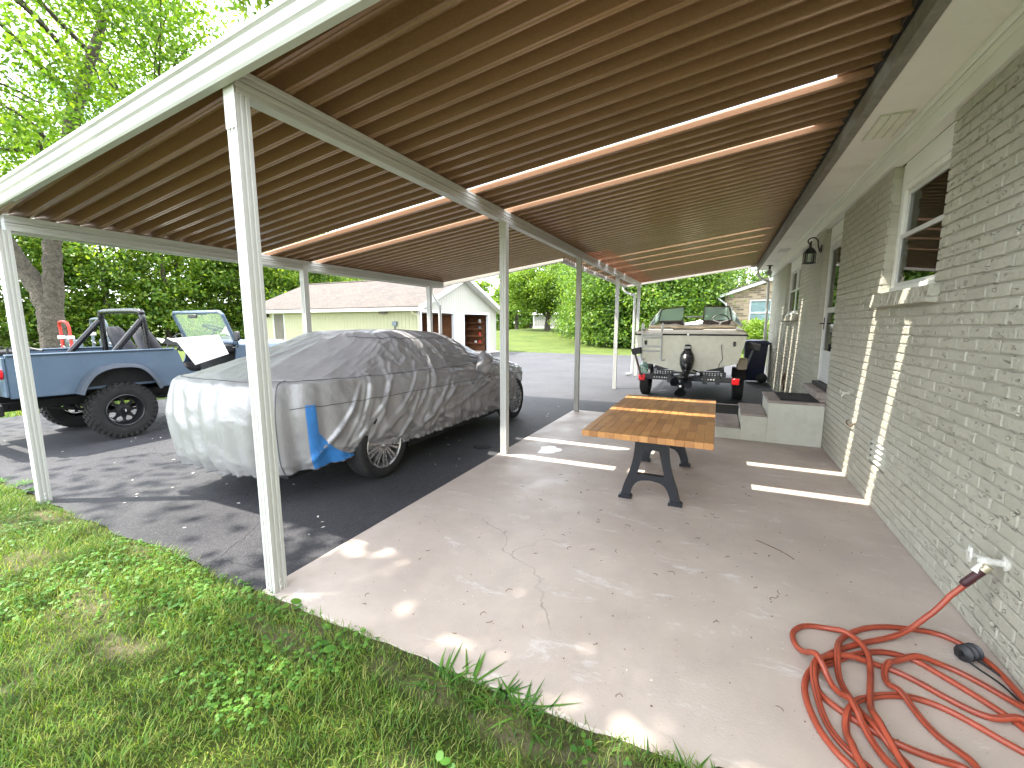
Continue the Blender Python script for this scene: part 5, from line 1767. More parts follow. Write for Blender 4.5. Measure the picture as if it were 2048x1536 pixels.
MB().lathe([(.0, .02), (.018, .018), (.022, .0), (.045, -.01), (.062, -.06), (.062, -.14)], 18, Mx((-.60, 8.50, .36), rx=R(90))).build('propeller_hub', MAT['black'], low, True)
MB().lathe([(.0, .018), (.02, .016), (.028, 0)], 12, Mx((-.60, 8.485, .36), rx=R(90))).build('propeller_nut', MAT['chrome'], low, True)
MB().tube(catmull([(-.43, 9.05, .62), (-.33, 8.95, .60), (-.26, 8.95, .56), (-.30, 8.98, .52), (-.40, 9.0, .53)], 5), .012, 6).tube([(-.75, 8.9, .575), (-.35, 8.9, .575)], .02, 6).cbox(-.80, -.72, 8.87, 8.93, .555, .60, .008).build('tie_bar', MAT['black'], low, True)
MB().cbox(-.60, -.49, 8.995, 9.0, 1.045, 1.085, .001).build('maker_plate', MAT['white'], bt)

# trailer
tr = thing('boat_trailer', 'black boat trailer with red tail lights carrying the motorboat', 'trailer', (-.54, 9.6, -.02))
cb_ = MB().cbox(-1.36, .28, 9.05, 9.13, .40, .50, .006)
cb_.cbox(-1.18, -.78, 9.06, 9.12, .503, .60, .005).cbox(-.30, .16, 9.06, 9.12, .503, .60, .005)
for x in (-1.20, .10):
    cb_.box(x - .04, x + .04, 9.13, 13.2, .42, .50)
for x in (-.86, -.20, .02):
    cb_.box(x - .04, x + .04, 9.035, 9.15, .36, .54)
cb_.box(-.58, -.50, 12.6, 15.0, .42, .50)
cb_.tube([(-1.45, 9.85, .34), (.38, 9.85, .34)], .03, 8)
for x in (-1.05, -.03):
    cb_.prism([(x - .16, .60), (x + .16, .60), (x + .13, .68), (x - .10, .68)], 1, 9.2, 12.0)
cb_.tube([(-.54, 14.6, .5), (-.54, 14.5, 1.2)], .03, 8)
frm = cb_.build('frame', MAT['black'], tr, True, angle=30)
for (x0, n, z) in ((-1.15, 7, .57), (-1.15, 7, .535), (-1.16, 6, .45), (-.24, 7, .57), (-.24, 7, .535), (-.26, 7, .45)):  # white squares for the plate holes, light through them put into the colour
    for k in range(n):
        MB().box(x0 + k * .05, x0 + k * .05 + .026, 9.0445 if z < .5 else 9.056, 9.0495 if z < .5 else 9.0595, z - .011, z + .011).build('lit_hole', MAT['white'], frm)
for x in (-1.39, .33):
    tlt = MB().cbox(x - .065, x + .065, 9.01, 9.08, .37, .49, .012).build('tail_light', MAT['red'], tr, True)
    MB().box(x - .075, x + .075, 9.081, 9.13, .36, .50).build('light_box', MAT['black'], tlt)
for (x, s_) in ((-1.42, -1), (.40, 1)):
    M = Mx((x, 9.85, .29), ry=R(90))
    wh = MB().lathe([(.16, -.09), (.27, -.10), (.305, -.085), (.31, 0), (.305, .085), (.27, .10), (.16, .09)], 36, M, closed=True).build('wheel', MAT['rubber'], tr, True)
    MB().lathe([(.0, -.03), (.06, -.03), (.10, -.01), (.155, .0), (.165, .08), (.165, -.08)], 24, M, cap=False).build('rim', MAT['white'], wh, True)
    fn = []
    for a in np.linspace(R(20), R(160), 14):
        fn.append([(x - .12, 9.85 + .36 * math.cos(a), .29 + .36 * math.sin(a)), (x + .12, 9.85 + .36 * math.cos(a), .29 + .36 * math.sin(a)), (x + .12, 9.85 + .345 * math.cos(a), .29 + .345 * math.sin(a)), (x - .12, 9.85 + .345 * math.cos(a), .29 + .345 * math.sin(a))])
    MB().loft(fn, True, cap=True).build('fender', MAT['black'], tr, True)
MB().tube([(-1.41, 9.0, .48), (-1.53, 8.96, .92)], .022, 6).build('guide_post', MAT['brown'], tr, True)
MB().cbox(-.10, .10, -.03, .03, -.06, .07, .015, Mx((-1.50, 8.95, .97), ry=R(-12))).build('guide_pad', MAT['plast'], tr)
MB().tube([(.50, 10.3, .48), (.66, 10.3, .98)], .022, 6).build('guide_post', MAT['greymetal'], tr, True)
MB().cbox(-.11, .11, -.03, .03, -.07, .08, .015, Mx((.68, 10.28, 1.04), ry=R(14))).build('guide_pad', MAT['plast'], tr)
MB().cbox(.34, .53, 9.5, 9.56, .62, .86, .03).build('mud_flap', MAT['canvas'], tr)
# glass jar by the left wheel
jar = thing('glass_jug', 'clear plastic jug standing behind the left trailer tail light', 'jug', (-1.40, 9.35, .5))
MB().lathe([(.08, .0), (.085, .02), (.085, .15), (.06, .20), (.03, .22), (.03, .25)], 18, Mx((-1.40, 9.35, .5))).build('jug', MAT['gglass'], jar, True)
MB().lathe([(0, .27), (.034, .27), (.034, .245)], 14, Mx((-1.40, 9.35, .5))).build('cap', MAT['white'], jar, True)

# ------------------------------------------------------------------ wheeled bin
bn = thing('wheeled_bin', 'dark blue wheeled rubbish bin between the boat and the house', 'bin', (.88, 13.0, 0))
rows = []
for (z, hx, hy, c) in ((.05, .20, .22, .03), (.10, .215, .24, .03), (.6, .245, .27, .03), (.98, .265, .29, .03), (1.0, .285, .31, .03), (1.03, .285, .31, .03)):
    rows.append([(.88 + a * hx - np.sign(a) * c * (abs(b) > abs(a)) * 0, 13.0 + b * hy, z) for a, b in ((-1, -.9), (-.9, -1), (.9, -1), (1, -.9), (1, .9), (.9, 1), (-.9, 1), (-1, .9))])
MB().loft(rows, True, cap=True).build('body', MAT['bin'], bn, True, angle=30)
rows = []
for (z, hx, hy) in ((1.032, .295, .32), (1.06, .295, .32), (1.10, .24, .28), (1.115, .10, .15)):
    rows.append([(.88 + a * hx, 13.0 + b * hy, z) for a, b in ((-1, -.9), (-.9, -1), (.9, -1), (1, -.9), (1, .9), (.9, 1), (-.9, 1), (-1, .9))])
MB().loft(rows, True, cap=True).build('lid', MAT['bin'], bn, True, angle=30)
MB().tube([(1.15, 12.75, 1.02), (1.20, 12.75, 1.04), (1.20, 13.25, 1.04), (1.15, 13.25, 1.02)], .018, 8).build('handle', MAT['bin'], bn, True)
for y in (12.80, 13.2):
    MB().lathe([(.0, -.03), (.10, -.03), (.125, -.02), (.125, .02), (.10, .03), (0, .03)], 22, Mx((1.06, y - .06, .125), rx=R(90))).build('wheel', MAT['plast'], bn, True)
lg = MB()
for a in range(28):
    an = 2 * math.pi * a / 28
    lg.box(-.016, .016, -.002, .002, -.010, .010, Mx((.80 + .085 * math.cos(an), 12.727, .86 + .085 * math.sin(an)), rx=R(-4), ry=-an + R(90)))
for k, (a, b, h) in enumerate(((-.055, -.02, .03), (-.01, .025, .035), (.035, .06, .025), (-.045, .05, -.035))):
    lg.box(.80 + a, .80 + b, 12.725, 12.729, .86 + h - .014, .86 + h + .012)
lg.lathe([(0, 0), (.05, 0), (.05, -.004), (0, -.004)], 16, Mx((.80, 12.728, .865), rx=R(90)))
lg.build('round_logo', MAT['binlogo'], bn)

# ------------------------------------------------------------------ detached garage
ga = thing('garage', 'cream detached garage with shingled roof and two open doors', 'garage', (-11.8, 18.6, 0))
GXF, GA, GB, GEZ, GRZ, GYR = -11.8, 15.0, 22.2, 2.36, 3.86, 18.6
GXB = -22.9
DO = [(15.28, 17.80), (18.78, 21.28)]
DT = 2.05
def boards(mb, y0, y1, zf0, zf1, x, step=.205, axis='y'):
    y = y0
    while y < y1 - .01:
        e = min(y + step, y1)
        za, zb = zf0((y + e) / 2), zf1((y + e) / 2)
        if zb - za > .03:
            if axis == 'y':
                z1a, z1b = zf1(y), zf1(e)
                mb.add([(x, y + .006, za), (x, e - .006, za), (x, e - .006, z1b), (x, y + .006, z1a), (x - .03, y, za), (x - .03, e, za), (x - .03, e, z1b), (x - .03, y, z1a)],
                       [(0, 1, 2, 3), (0, 4, 5, 1), (3, 2, 6, 7), (0, 3, 7, 4), (1, 5, 6, 2)])
            else:
                mb.add([(y + .006, x, za), (e - .006, x, za), (e - .006, x, zb), (y + .006, x, zb), (y, x + .03, za), (e, x + .03, za), (e, x + .03, zb), (y, x + .03, zb)],
                       [(0, 1, 2, 3), (0, 4, 5, 1), (3, 2, 6, 7), (0, 3, 7, 4), (1, 5, 6, 2)])
        y = e
def gab(y):
    return GEZ + (GRZ - GEZ) * (1 - abs(y - GYR) / (GB - GA) * 2)
fw_ = MB()
ed = [GA] + [v for d in DO for v in d] + [GB]
for a, b in ((GA, DO[0][0]), (DO[0][1], DO[1][0]), (DO[1][1], GB)):
    boards(fw_, a, b, lambda y: 0.0, lambda y: DT + .16, GXF)
boards(fw_, GA, GB, lambda y: DT + .165, gab, GXF)
for a, b in DO:
    boards(fw_, a, b, lambda y: DT, lambda y: DT + .16, GXF)
fwall = fw_.build('front_wall', MAT['gable'], ga)
sw_ = MB()
boards(sw_, GXB, -21.2, lambda y: 0.0, lambda y: GEZ, GA, axis='x')
boards(sw_, -20.45, GXF - .03, lambda y: 0.0, lambda y: GEZ, GA, axis='x')
boards(sw_, -21.2, -20.45, lambda y: 2.13, lambda y: GEZ, GA, axis='x')
swall = sw_.build('side_wall', MAT['siding'], ga)
bx_ = MB().box(GXB, GXB + .1, GA + .04, GB, 0, GEZ).box(GXB, GXF - .04, GB - .1, GB, 0, GEZ)
bx_.prism([(GA, GEZ), (GB, GEZ), (GYR, GRZ)], 0, GXB, GXB + .1)
bx_.build('back_wall', MAT['siding'], ga)
# trim round the openings
for a, b in DO:
    t = MB().cbox(GXF - .12, GXF + .025, a - .13, a, .0, DT + .14, .006).cbox(GXF - .12, GXF + .025, b, b + .13, .0, DT + .14, .006).cbox(GXF - .12, GXF + .025, a + .0005, b - .0005, DT, DT + .14, .006)
    t.build('door_frame', MAT['white'], ga)
    MB().box(GXF - 2.4, GXF - .3, a + .05, b - .05, DT + .02, DT + .07).build('garage_door', MAT['white'], ga)
MB().cbox(GXF - .02, GXF + .022, GA - .02, GA + .10, 0, GEZ, .004).build('corner_trim', MAT['gable'], ga)
MB().cbox(GXF - .02, GXF + .022, GB - .10, GB + .02, 0, GEZ, .004).build('corner_trim', MAT['gable'], ga)
# side door
sd = MB().cbox(-21.28, -21.2, GA - .02, GA + .03, 0, 2.16, .004).cbox(-20.45, -20.37, GA - .02, GA + .03, 0, 2.16, .004).cbox(-21.2, -20.45, GA - .02, GA + .03, 2.06, 2.16, .004).build('side_door', MAT['white'], ga)
leaf = MB().cbox(-21.19, -20.46, GA - .005, GA + .03, .05, 2.055, .004).build('door_leaf', MAT['greydoor'], sd)
for xx in (-21.10, -20.79):
    for (za, zb) in ((.2, .75), (.85, 1.45), (1.55, 1.9)):
        MB().cbox(xx, xx + .24, GA - .014, GA - .0055, za, zb, .004).build('door_panel', MAT['greydoor'], sd)
# roof: gable towards the drive, hipped at the far end
OV, PT = .35, .10
xr = GXB - .3
sl = (GRZ - GEZ) / ((GB - GA) / 2)
ez = GEZ - OV * sl + .08
rz2 = GRZ + .08
A1, A2 = (GXF + .38, GA - OV, ez), (GXB - .3, GA - OV, ez)
B1, B2 = (GXF + .38, GB + OV, ez), (GXB - .3, GB + OV, ez)
R1, R2 = (GXF + .38, GYR, rz2), (xr, GYR, rz2)
def thick(q, t=.06):
    return [(p[0], p[1], p[2] - t) for p in q]
rf = MB()
for q in ([A2, A1, R1, R2], [B1, B2, R2, R1]):
    n = len(q)
    rf.add(q + thick(q), [tuple(range(n)), tuple(range(2 * n - 1, n - 1, -1))] + [(i, i + n, (i + 1) % n + n, (i + 1) % n) for i in range(n)])
rf.build('roof', MAT['shingle'], ga)
MB().tube([(p[0], p[1], p[2] + .01) for p in (R1, R2)], .05, 6).build('ridge_cap', MAT['shingle'], ga)
ft = MB()
ft.box(GXB - .3, GXF + .36, GA - OV - .025, GA - OV - .002, ez - .19, ez - .05)
ft.box(GXB - .3, GXF + .36, GA - OV, GA - .002, ez - .185, ez - .17)
for s_ in (-1, 1):
    e = GA - OV - .03 if s_ < 0 else GB + OV + .03
    ft.add([(GXF + .385, e, ez - .21), (GXF + .385, e, ez - .005), (GXF + .385, GYR, rz2 - .005), (GXF + .385, GYR, rz2 - .20),
            (GXF + .415, e, ez - .21), (GXF + .415, e, ez - .005), (GXF + .415, GYR, rz2 - .005), (GXF + .415, GYR, rz2 - .20)],
           [(0, 1, 2, 3), (4, 7, 6, 5), (0, 4, 5, 1), (3, 2, 6, 7), (1, 5, 6, 2), (0, 3, 7, 4)])
    e2 = GA - OV if s_ < 0 else GB + OV
    ft.add([(GXF + .002, e2, ez - .17), (GXF + .384, e2, ez - .17), (GXF + .384, GYR, rz2 - .19), (GXF + .002, GYR, rz2 - .19)], [(0, 1, 2, 3)])
ft.build('eave_trim', MAT['white'], ga)
MB().tube(catmull([(GXF - .05, GA - OV + .02, ez - .15), (GXF - .02, GA - OV + .06, ez - .3), (GXF + .05, GA - .06, ez - .40), (GXF + .06, GA - .04, ez - .6), (GXF + .06, GA - .04, .1)], 5), .04, 8).build('downspout', MAT['siding'], ga, True)
# interior lining
MB().box(-19.0, -18.95, GA + .06, GB - .12, .03, GEZ).build('inner_wall', MAT['osb'], ga)
MB().box(-18.94, GXF - .15, GB - .16, GB - .11, .03, GEZ).build('inner_wall', MAT['osb'], ga)
MB().box(-18.94, GXF - .15, 18.2, 18.24, .03, 2.0).build('inner_wall', MAT['osb'], ga)
MB().box(-18.94, GXF - .05, GA + .05, GB - .12, GEZ + .01, GEZ + .04).build('inner_ceiling', MAT['osb'], ga)
fl = MB().box(-18.94, GXF + .5, GA + .04, GB - .17, -.05, .025)
struct(fl, 'garage_floor', MAT['concrete'])
# fittings on the side wall
MB().cbox(-13.15, -12.9, GA - .10, GA - .002, 1.46, 1.66, .01).tube([(-13.03, GA - .05, 1.46), (-13.03, GA - .05, .2)], .03, 8).build('meter_box', MAT['greymetal'], ga)
MB().prism([(GA - .18, 2.0), (GA - .002, 2.05), (GA - .002, 2.28), (GA - .06, 2.28)], 0, -13.85, -13.45).build('wall_vent', MAT['greydoor'], ga)
fl_ = MB().lathe([(.03, -.10), (.075, 0), (.07, .0), (.0, -.02)], 14, Mx((-21.75, GA - .12, 2.0), rx=R(120))).lathe([(.03, -.10), (.075, 0), (.07, .0), (.0, -.02)], 14, Mx((-21.55, GA - .12, 1.95), rx=R(120), rz=R(30)))
fl_.box(-21.72, -21.6, GA - .05, GA - .002, 1.98, 2.08)
fl_.build('floodlight', MAT['black'], ga, True)
# things inside
cab = thing('cabinet', 'white two-door cabinet inside the garage doorway nearer the lawn', 'cabinet', (-13.6, 20.7, .03))
MB().cbox(-13.85, -13.4, 19.72, 20.86, .12, 1.75, .01).build('case', MAT['white'], cab)
for (a, b) in ((19.75, 20.28), (20.30, 20.83)):
    d = MB().cbox(-13.398, -13.375, a, b, .16, 1.72, .006).build('door', MAT['white'], cab)
    MB().box(-13.374, -13.35, (b - .06) if a < 20 else a + .04, (b - .04) if a < 20 else a + .06, .85, 1.0).build('handle', MAT['greymetal'], d)
for yy in (19.8, 20.78):
    MB().box(-13.8, -13.45, yy - .03, yy + .03, .03, .12).build('foot', MAT['white'], cab)
shf = thing('wall_shelves', 'narrow brown shelves of garden tools beside the white cabinet', 'shelves', (-12.5, 21.5, 0))
MB().box(-13.2, -12.2, 21.6, 21.66, .03, 2.0).build('back_board', MAT['osb'], shf)
for z_ in (.45, .85, 1.25, 1.6):
    MB().box(-13.2, -12.2, 21.15, 21.6, z_, z_ + .04).build('shelf', MAT['osb'], shf)
for k, (z_, m_, h_) in enumerate(((.49, 'redpaint', .14), (.89, 'redpaint', .2), (1.29, 'greymetal', .16), (1.64, 'white', .2), (.49, 'white', .12))):
    single(MB().lathe([(.0, 0), (.08, 0), (.085, h_ * .7), (.04, h_), (.0, h_)], 12, Mx((-12.4 - .28 * (k == 4), 21.38, z_))), 'can', MAT[m_],
           ['red can on the lowest garage shelf', 'tall red can on the second garage shelf', 'grey can on the third garage shelf', 'white can on the top garage shelf', 'small white can on the lowest garage shelf'][k], 'can', 'cans on the garage shelves', smooth=True)
wb = thing('workbench', 'brown wooden workbench inside the garage doorway nearer the carport', 'workbench', (-16, 16.8, 0))
MB().cbox(-17.2, -14.6, 17.2, 17.9, .82, .90, .01).build('bench_top', MAT['deck'], wb)
for (x_, y_) in ((-17.1, 17.3), (-14.7, 17.3), (-17.1, 17.8), (-14.7, 17.8)):
    MB().box(x_ - .05, x_ + .05, y_ - .05, y_ + .05, .03, .82).build('leg', MAT['osb'], wb)
MB().box(-17.2, -14.6, 17.95, 18.0, 1.2, 1.9).build('tool_board', MAT['brown'], wb)

# ------------------------------------------------------------------ far metal shed
sh = thing('metal_shed', 'small grey metal shed with white gable far across the lawn', 'shed', (-19.0, 52.0, 1.05))
X0, X1, YS, ZB = -21.5, -14.0, 50.8, 1.05
m_ = MB()
x_ = X0
while x_ < X1:
    m_.add([(x_, YS, ZB), (x_ + .14, YS, ZB), (x_ + .14, YS, ZB + 1.75), (x_, YS, ZB + 1.75)], [(0, 1, 2, 3)])
    m_.add([(x_ + .14, YS, ZB), (x_ + .2, YS + .05, ZB), (x_ + .2, YS + .05, ZB + 1.75), (x_ + .14, YS, ZB + 1.75)], [(0, 1, 2, 3)])
    m_.add([(x_ + .2, YS + .05, ZB), (x_ + .25, YS, ZB), (x_ + .25, YS, ZB + 1.75), (x_ + .2, YS + .05, ZB + 1.75)], [(0, 1, 2, 3)])
    x_ += .25
m_.box(X0, X1 + .2, YS + .06, YS + 5, ZB, ZB + 1.74)
m_.build('wall', MAT['shed'], sh)
MB().add([(X0 - .2, YS - .2, ZB + 1.76), (X1 + .3, YS - .2, ZB + 1.76), (X1 + .3, YS + 2.5, ZB + 3.3), (X0 - .2, YS + 2.5, ZB + 3.3), (X0 - .2, YS + 5.2, ZB + 1.76), (X1 + .3, YS + 5.2, ZB + 1.76)],
         [(0, 1, 2, 3), (3, 2, 5, 4), (0, 3, 4), (1, 5, 2)]).build('roof', MAT['white'], sh)
MB().box(X0 - .05, X0 + .12, YS - .03, YS - .005, ZB, ZB + 1.75).box(X0 - .1, X1, YS - .06, YS - .031, ZB - .05, ZB + .22).build('trim', MAT['white'], sh)

# ------------------------------------------------------------------ neighbouring brick house
nb = thing('neighbour_house', 'tan brick house with white eave beyond the boat', 'house', (2, 30, 0))
NX0, NX1, NY, NEZ, NSL = .18, 8.2, 30.0, 3.25, .34
def ngz(x):
    return NEZ + NSL * (x - NX0) if x < 4.2 else NEZ + NSL * (4.2 - NX0) - NSL * (x - 4.2)
nw = MB()
wx0, wx1, wz0, wz1 = 1.55, 2.72, 1.45, 3.0
def nquad(x0, x1, za, zb0, zb1):
    nw.add([(x0, NY, za), (x1, NY, za), (x1, NY, zb1), (x0, NY, zb0)], [(0, 1, 2, 3)])
nquad(NX0, wx0, 0, ngz(NX0), ngz(wx0))
nquad(wx0, wx1, 0, wz0, wz0)
nquad(wx0, wx1, wz1, ngz(wx0), ngz(wx1))
nquad(wx1, 4.2, 0, ngz(wx1), ngz(4.2))
nquad(4.2, NX1, 0, ngz(4.2), ngz(NX1))
nw.add([(NX0, NY, 0), (NX0, NY, NEZ), (NX0, NY + 9, NEZ), (NX0, NY + 9, 0)], [(0, 1, 2, 3)])
nw.build('wall', MAT['farbrick'], nb)
nf = MB()
def slab_(x0, x1, d0=-.35, d1=9.3):
    za, zb = ngz(x0), ngz(x1)
    nf.add([(x0, NY + d0, za + .02), (x1, NY + d0, zb + .02), (x1, NY + d1, zb + .02), (x0, NY + d1, za + .02), (x0, NY + d0, za + .20), (x1, NY + d0, zb + .20), (x1, NY + d1, zb + .20), (x0, NY + d1, za + .20)],
           [(0, 3, 2, 1), (4, 5, 6, 7), (0, 1, 5, 4), (2, 3, 7, 6), (0, 4, 7, 3), (1, 2, 6, 5)])
slab_(-.25, 4.2)
slab_(4.2, 8.7)
nf.build('eave', MAT['white'], nb)
rs = MB()
for (x0, x1) in ((-.3, 4.2), (4.2, 8.75)):
    za, zb = ngz(x0) + .205, ngz(x1) + .205
    rs.add([(x0, NY - .4, za), (x1, NY - .4, zb), (x1, NY + 9.3, zb), (x0, NY + 9.3, za), (x0, NY - .4, za + .05), (x1, NY - .4, zb + .05), (x1, NY + 9.3, zb + .05), (x0, NY + 9.3, za + .05)],
           [(0, 3, 2, 1), (4, 5, 6, 7), (0, 1, 5, 4), (2, 3, 7, 6), (0, 4, 7, 3), (1, 2, 6, 5)])
rs.build('roof', MAT['shingle'], nb)
wn = MB()
for (a, b, c, d) in ((wx0, wx0 + .07, wz0, wz1), (wx1 - .07, wx1, wz0, wz1), (wx0 + .0705, wx1 - .0705, wz1 - .07, wz1), (wx0 + .0705, wx1 - .0705, wz0, wz0 + .07), (wx0 + .0705, wx1 - .0705, 2.2, 2.27)):
    wn.cbox(a, b, NY - .02, NY + .05, c, d, .005)
win = wn.build('window', MAT['white'], nb)
MB().box(wx0 + .07, wx1 - .07, NY + .06, NY + .065, wz0 + .07, 2.2).build('pane', MAT['glass'], win)
MB().box(wx0 + .07, wx1 - .07, NY + .06, NY + .065, 2.27, wz1 - .07).build('pane', MAT['glass'], win)
MB().box(wx0 - .05, wx1 + .05, NY + .12, NY + .13, wz0, wz1).build('curtain', MAT['curtain'], win)
MB().tube(catmull([(-.2, NY - .3, NEZ), (-.15, NY - .3, NEZ - .15), (.2, NY - .05, NEZ - .45), (.27, NY - .06, NEZ - .7), (.27, NY - .06, .1)], 4), .05, 8).build('downspout', MAT['white'], nb, True)

# ------------------------------------------------------------------ trees and shrubs
def leaves(C, size, seed, up=.35, aspect=.62):
    r = np.random.default_rng(seed)
    n = len(C)
    nr = r.normal(size=(n, 3))
    nr[:, 2] += up * 2
    nr /= np.linalg.norm(nr, axis=1, keepdims=True)
    a = r.normal(size=(n, 3))
    t = np.cross(nr, a)
    t /= np.linalg.norm(t, axis=1, keepdims=True) + 1e-9
    b = np.cross(nr, t)
    s = size * r.uniform(.6, 1.35, (n, 1))
    V = np.empty((n, 4, 3))
    V[:, 0] = C - t * s * .5
    V[:, 1] = C + b * s * aspect * .5 + nr * s * .06
    V[:, 2] = C + t * s * .5 - nr * s * .10
    V[:, 3] = C - b * s * aspect * .5 + nr * s * .06
    return V.reshape(-1, 3), np.arange(n * 4).reshape(n, 4)

def clumps(c, rad, K, seed, inner=.25, low=-1.0):
    r = np.random.default_rng(seed)
    out = []
    while len(out) < K:
        v = r.normal(size=3)
        v /= np.linalg.norm(v)
        q = r.uniform(inner, 1.0) ** .55
        q *= .80 + .42 * vnoise(np.array([v[0] * 2.1 + 30]), np.array([v[1] * 2.1 + v[2] * 1.7 + 30]), seed)[0]
        if v[2] * q < low:
            continue
        out.append(np.array(c) + v * q * np.array(rad))
    return np.array(out)

def tree(name, label, base, stems, crown, rad, K, nleaf, leaf, mat, seed, sig=.42, trunk_r=.25, low=-1.0, limb_n=16, cat='tree', group=None, up=.35, flat=.55):
    t = thing(name, label, cat, base, group=group)
    r = np.random.default_rng(seed)
    c = np.array(base) + np.array(crown)
    cl = clumps(c, rad, K, seed, low=low)
    tk = MB()
    tips = []
    for st_ in stems:
        pts = catmull([tuple(np.array(base) + np.array(p[:3])) for p in st_], 6)
        rs_ = np.interp(np.linspace(0, 1, len(pts)), np.linspace(0, 1, len(st_)), [p[3] for p in st_])
        wob = [p + np.array([r.normal() * .02, r.normal() * .02, 0]) * trunk_r * 2 for p in pts]
        tk.tube([tuple(p) for p in wob], list(rs_), 14)
        tips += [(p, q) for p, q in zip(wob, rs_)][len(pts) // 3:]
    ends = cl[r.choice(len(cl), min(limb_n * 3, len(cl)), replace=False)]
    for e in ends:
        ds = [np.linalg.norm(e - p) + 1.5 * max(0, p[2] - e[2] + .3) for p, q in tips]
        k = int(np.argmin(ds))
        p, q = tips[k]
        m = (p + e) / 2 + np.array([r.normal() * .15, r.normal() * .15, .12 * np.linalg.norm(e - p)])
        L = np.linalg.norm(e - p)
        r0 = min(q * .55, .02 + L * .018)
        tk.tube([tuple(x) for x in catmull([p, m, e], 4)], list(np.linspace(r0, .008, 9)), 6)
    tk.build('trunk', MAT['bark'], t, True, angle=70)
    per_ = nleaf // K
    rr_ = r.normal(size=(K, per_, 3)) * np.array([1, 1, flat]) * sig * r.uniform(.65, 1.4, (K, 1, 1))
    C = (cl[:, None, :] + rr_).reshape(-1, 3)
    C = C[C[:, 2] > base[2] + .05]
    V, F = leaves(C, leaf, seed + 1, up)
    cr_ = mesh_np('crown', V, F, mat, t)
    return t

# the big forked tree beyond the pickup
tree('sweetgum_tree', 'large forked tree with grey bark standing behind the pickup bed', (-16.0, 4.95, -.05),
     [[(0, 0, -.1, .40), (.02, 0, .4, .30), (.05, 0, 1.3, .265), (-.02, .0, 2.1, .26), (-.38, -.18, 2.9, .20), (-.85, -.42, 3.9, .17), (-1.4, -.8, 5.4, .16), (-1.7, -1.3, 7.8, .11), (-1.9, -1.6, 10, .05)],
      [(.05, 0, 1.6, .23), (.10, .1, 2.4, .21), (.16, .2, 3.6, .18), (.25, .5, 5.2, .2), (.9, .9, 7.5, .14), (1.4, 1.6, 10.0, .06)],
      [(.15, .3, 4.2, .16), (.9, 1.1, 5.6, .11), (2.0, 2.0, 7.0, .05)]],
     (.3, .8, 8.6), (5.4, 5.6, 4.6), 170, 68000, .115, MAT['leafA'], 41, sig=.55, trunk_r=.35, limb_n=26, low=-.85)
# the tree overhanging the lawn beside the viewer; its branch tips reach over the carport corner
shade = tree('shade_tree', 'leafy branch tips hanging over the carport fascia at the top edge', (-9.2, -6.0, -.05),
     [[(0, 0, -.1, .45), (.1, .1, 2, .34), (.5, .5, 4.5, .28), (1.2, 1.2, 7, .18), (2.0, 2.0, 9.5, .08)],
      [(.4, .4, 4, .2), (2.2, 1.8, 6.4, .13), (4.2, 3.6, 7.6, .06)]],
     (2.0, 2.6, 8.4), (4.8, 3.4, 2.3), 34, 3600, .18, MAT['leafA'], 43, sig=.50, limb_n=16, low=-.95)
# unseen clump added to that crown, placed to shade the front of the slab
lc_ = clumps((-4.0, -.30, 8.0), (2.3, .70, .7), 30, 12, inner=.1)
C_ = (lc_[:, None, :] + np.random.default_rng(13).normal(size=(30, 190, 3)) * np.array([.36, .30, .25])).reshape(-1, 3)
V, F = leaves(C_, .17, 14, .35)
mesh_np('slab_shade_leaves', V, F, MAT['leafA'], shade)
lm_ = MB()
for e_ in lc_[:14]:
    lm_.tube(catmull([(-7.4, -3.6, 6.6), tuple((np.array((-7.4, -3.6, 6.6)) + e_) / 2 + np.array((0, 0, .5))), tuple(e_)], 4), list(np.linspace(.06, .01, 9)), 6)
lm_.build('slab_shade_limb', MAT['bark'], shade, True)
# the drooping branch of that tree over the carport corner
tw_ = MB()
tw_.tube(catmull([(-5.0, -.6, 6.6), (-4.6, .8, 5.7), (-4.2, 1.8, 4.85), (-3.85, 2.3, 4.4), (-3.6, 2.5, 4.12)], 5), list(np.linspace(.035, .006, 21)), 6)
tw_.tube(catmull([(-4.2, 1.8, 4.85), (-3.8, 2.3, 4.5), (-3.45, 2.62, 4.2)], 4), list(np.linspace(.012, .004, 9)), 5)
tw_.build('branch', MAT['bark'], shade, True)
rb_ = np.random.default_rng(5)
cc = []
for (bx, by, bz, n_) in ((-3.80, 2.38, 4.32, 120), (-3.62, 2.52, 4.12, 90), (-3.9, 2.1, 4.5, 80), (-3.56, 2.55, 4.28, 90), (-3.45, 2.64, 4.19, 60)):
    cc.append(np.array([bx, by, bz]) + rb_.normal(size=(n_, 3)) * np.array([.13, .13, .09]))
V, F = leaves(np.concatenate(cc), .085, 6, .2, .42)
mesh_np('branch_leaves', V, F, MAT['leafB'], shade)
tree('linden_tree', 'bright green spreading tree standing in front of the grey shed', (-17.2, 44.6, .80),
     [[(0, 0, -.1, .42), (0, 0, .8, .30), (.1, .1, 2.0, .27), (.3, 0, 3.6, .2), (.6, 0, 6, .1)],
      [(0, 0, 1.6, .2), (-1.2, 0, 2.6, .13), (-2.6, 0, 3.6, .06)], [(.1, 0, 1.9, .18), (1.6, .3, 2.9, .12), (2.9, .3, 4.0, .05)]],
     (0, 0, 5.0), (4.9, 4.2, 3.5), 130, 42000, .24, MAT['leafC'], 45, sig=.55, limb_n=14, low=-.75)
tree('maple_tree', 'dark green tree rising behind the left end of the garage roof', (-35.0, 25.0, -.05),
     [[(0, 0, -.1, .4), (0, 0, 3, .3), (.2, 0, 7, .12)]], (0, 0, 6.3), (5.2, 5.0, 4.6), 110, 30000, .25, MAT['leafB'], 47, sig=.65, limb_n=10)
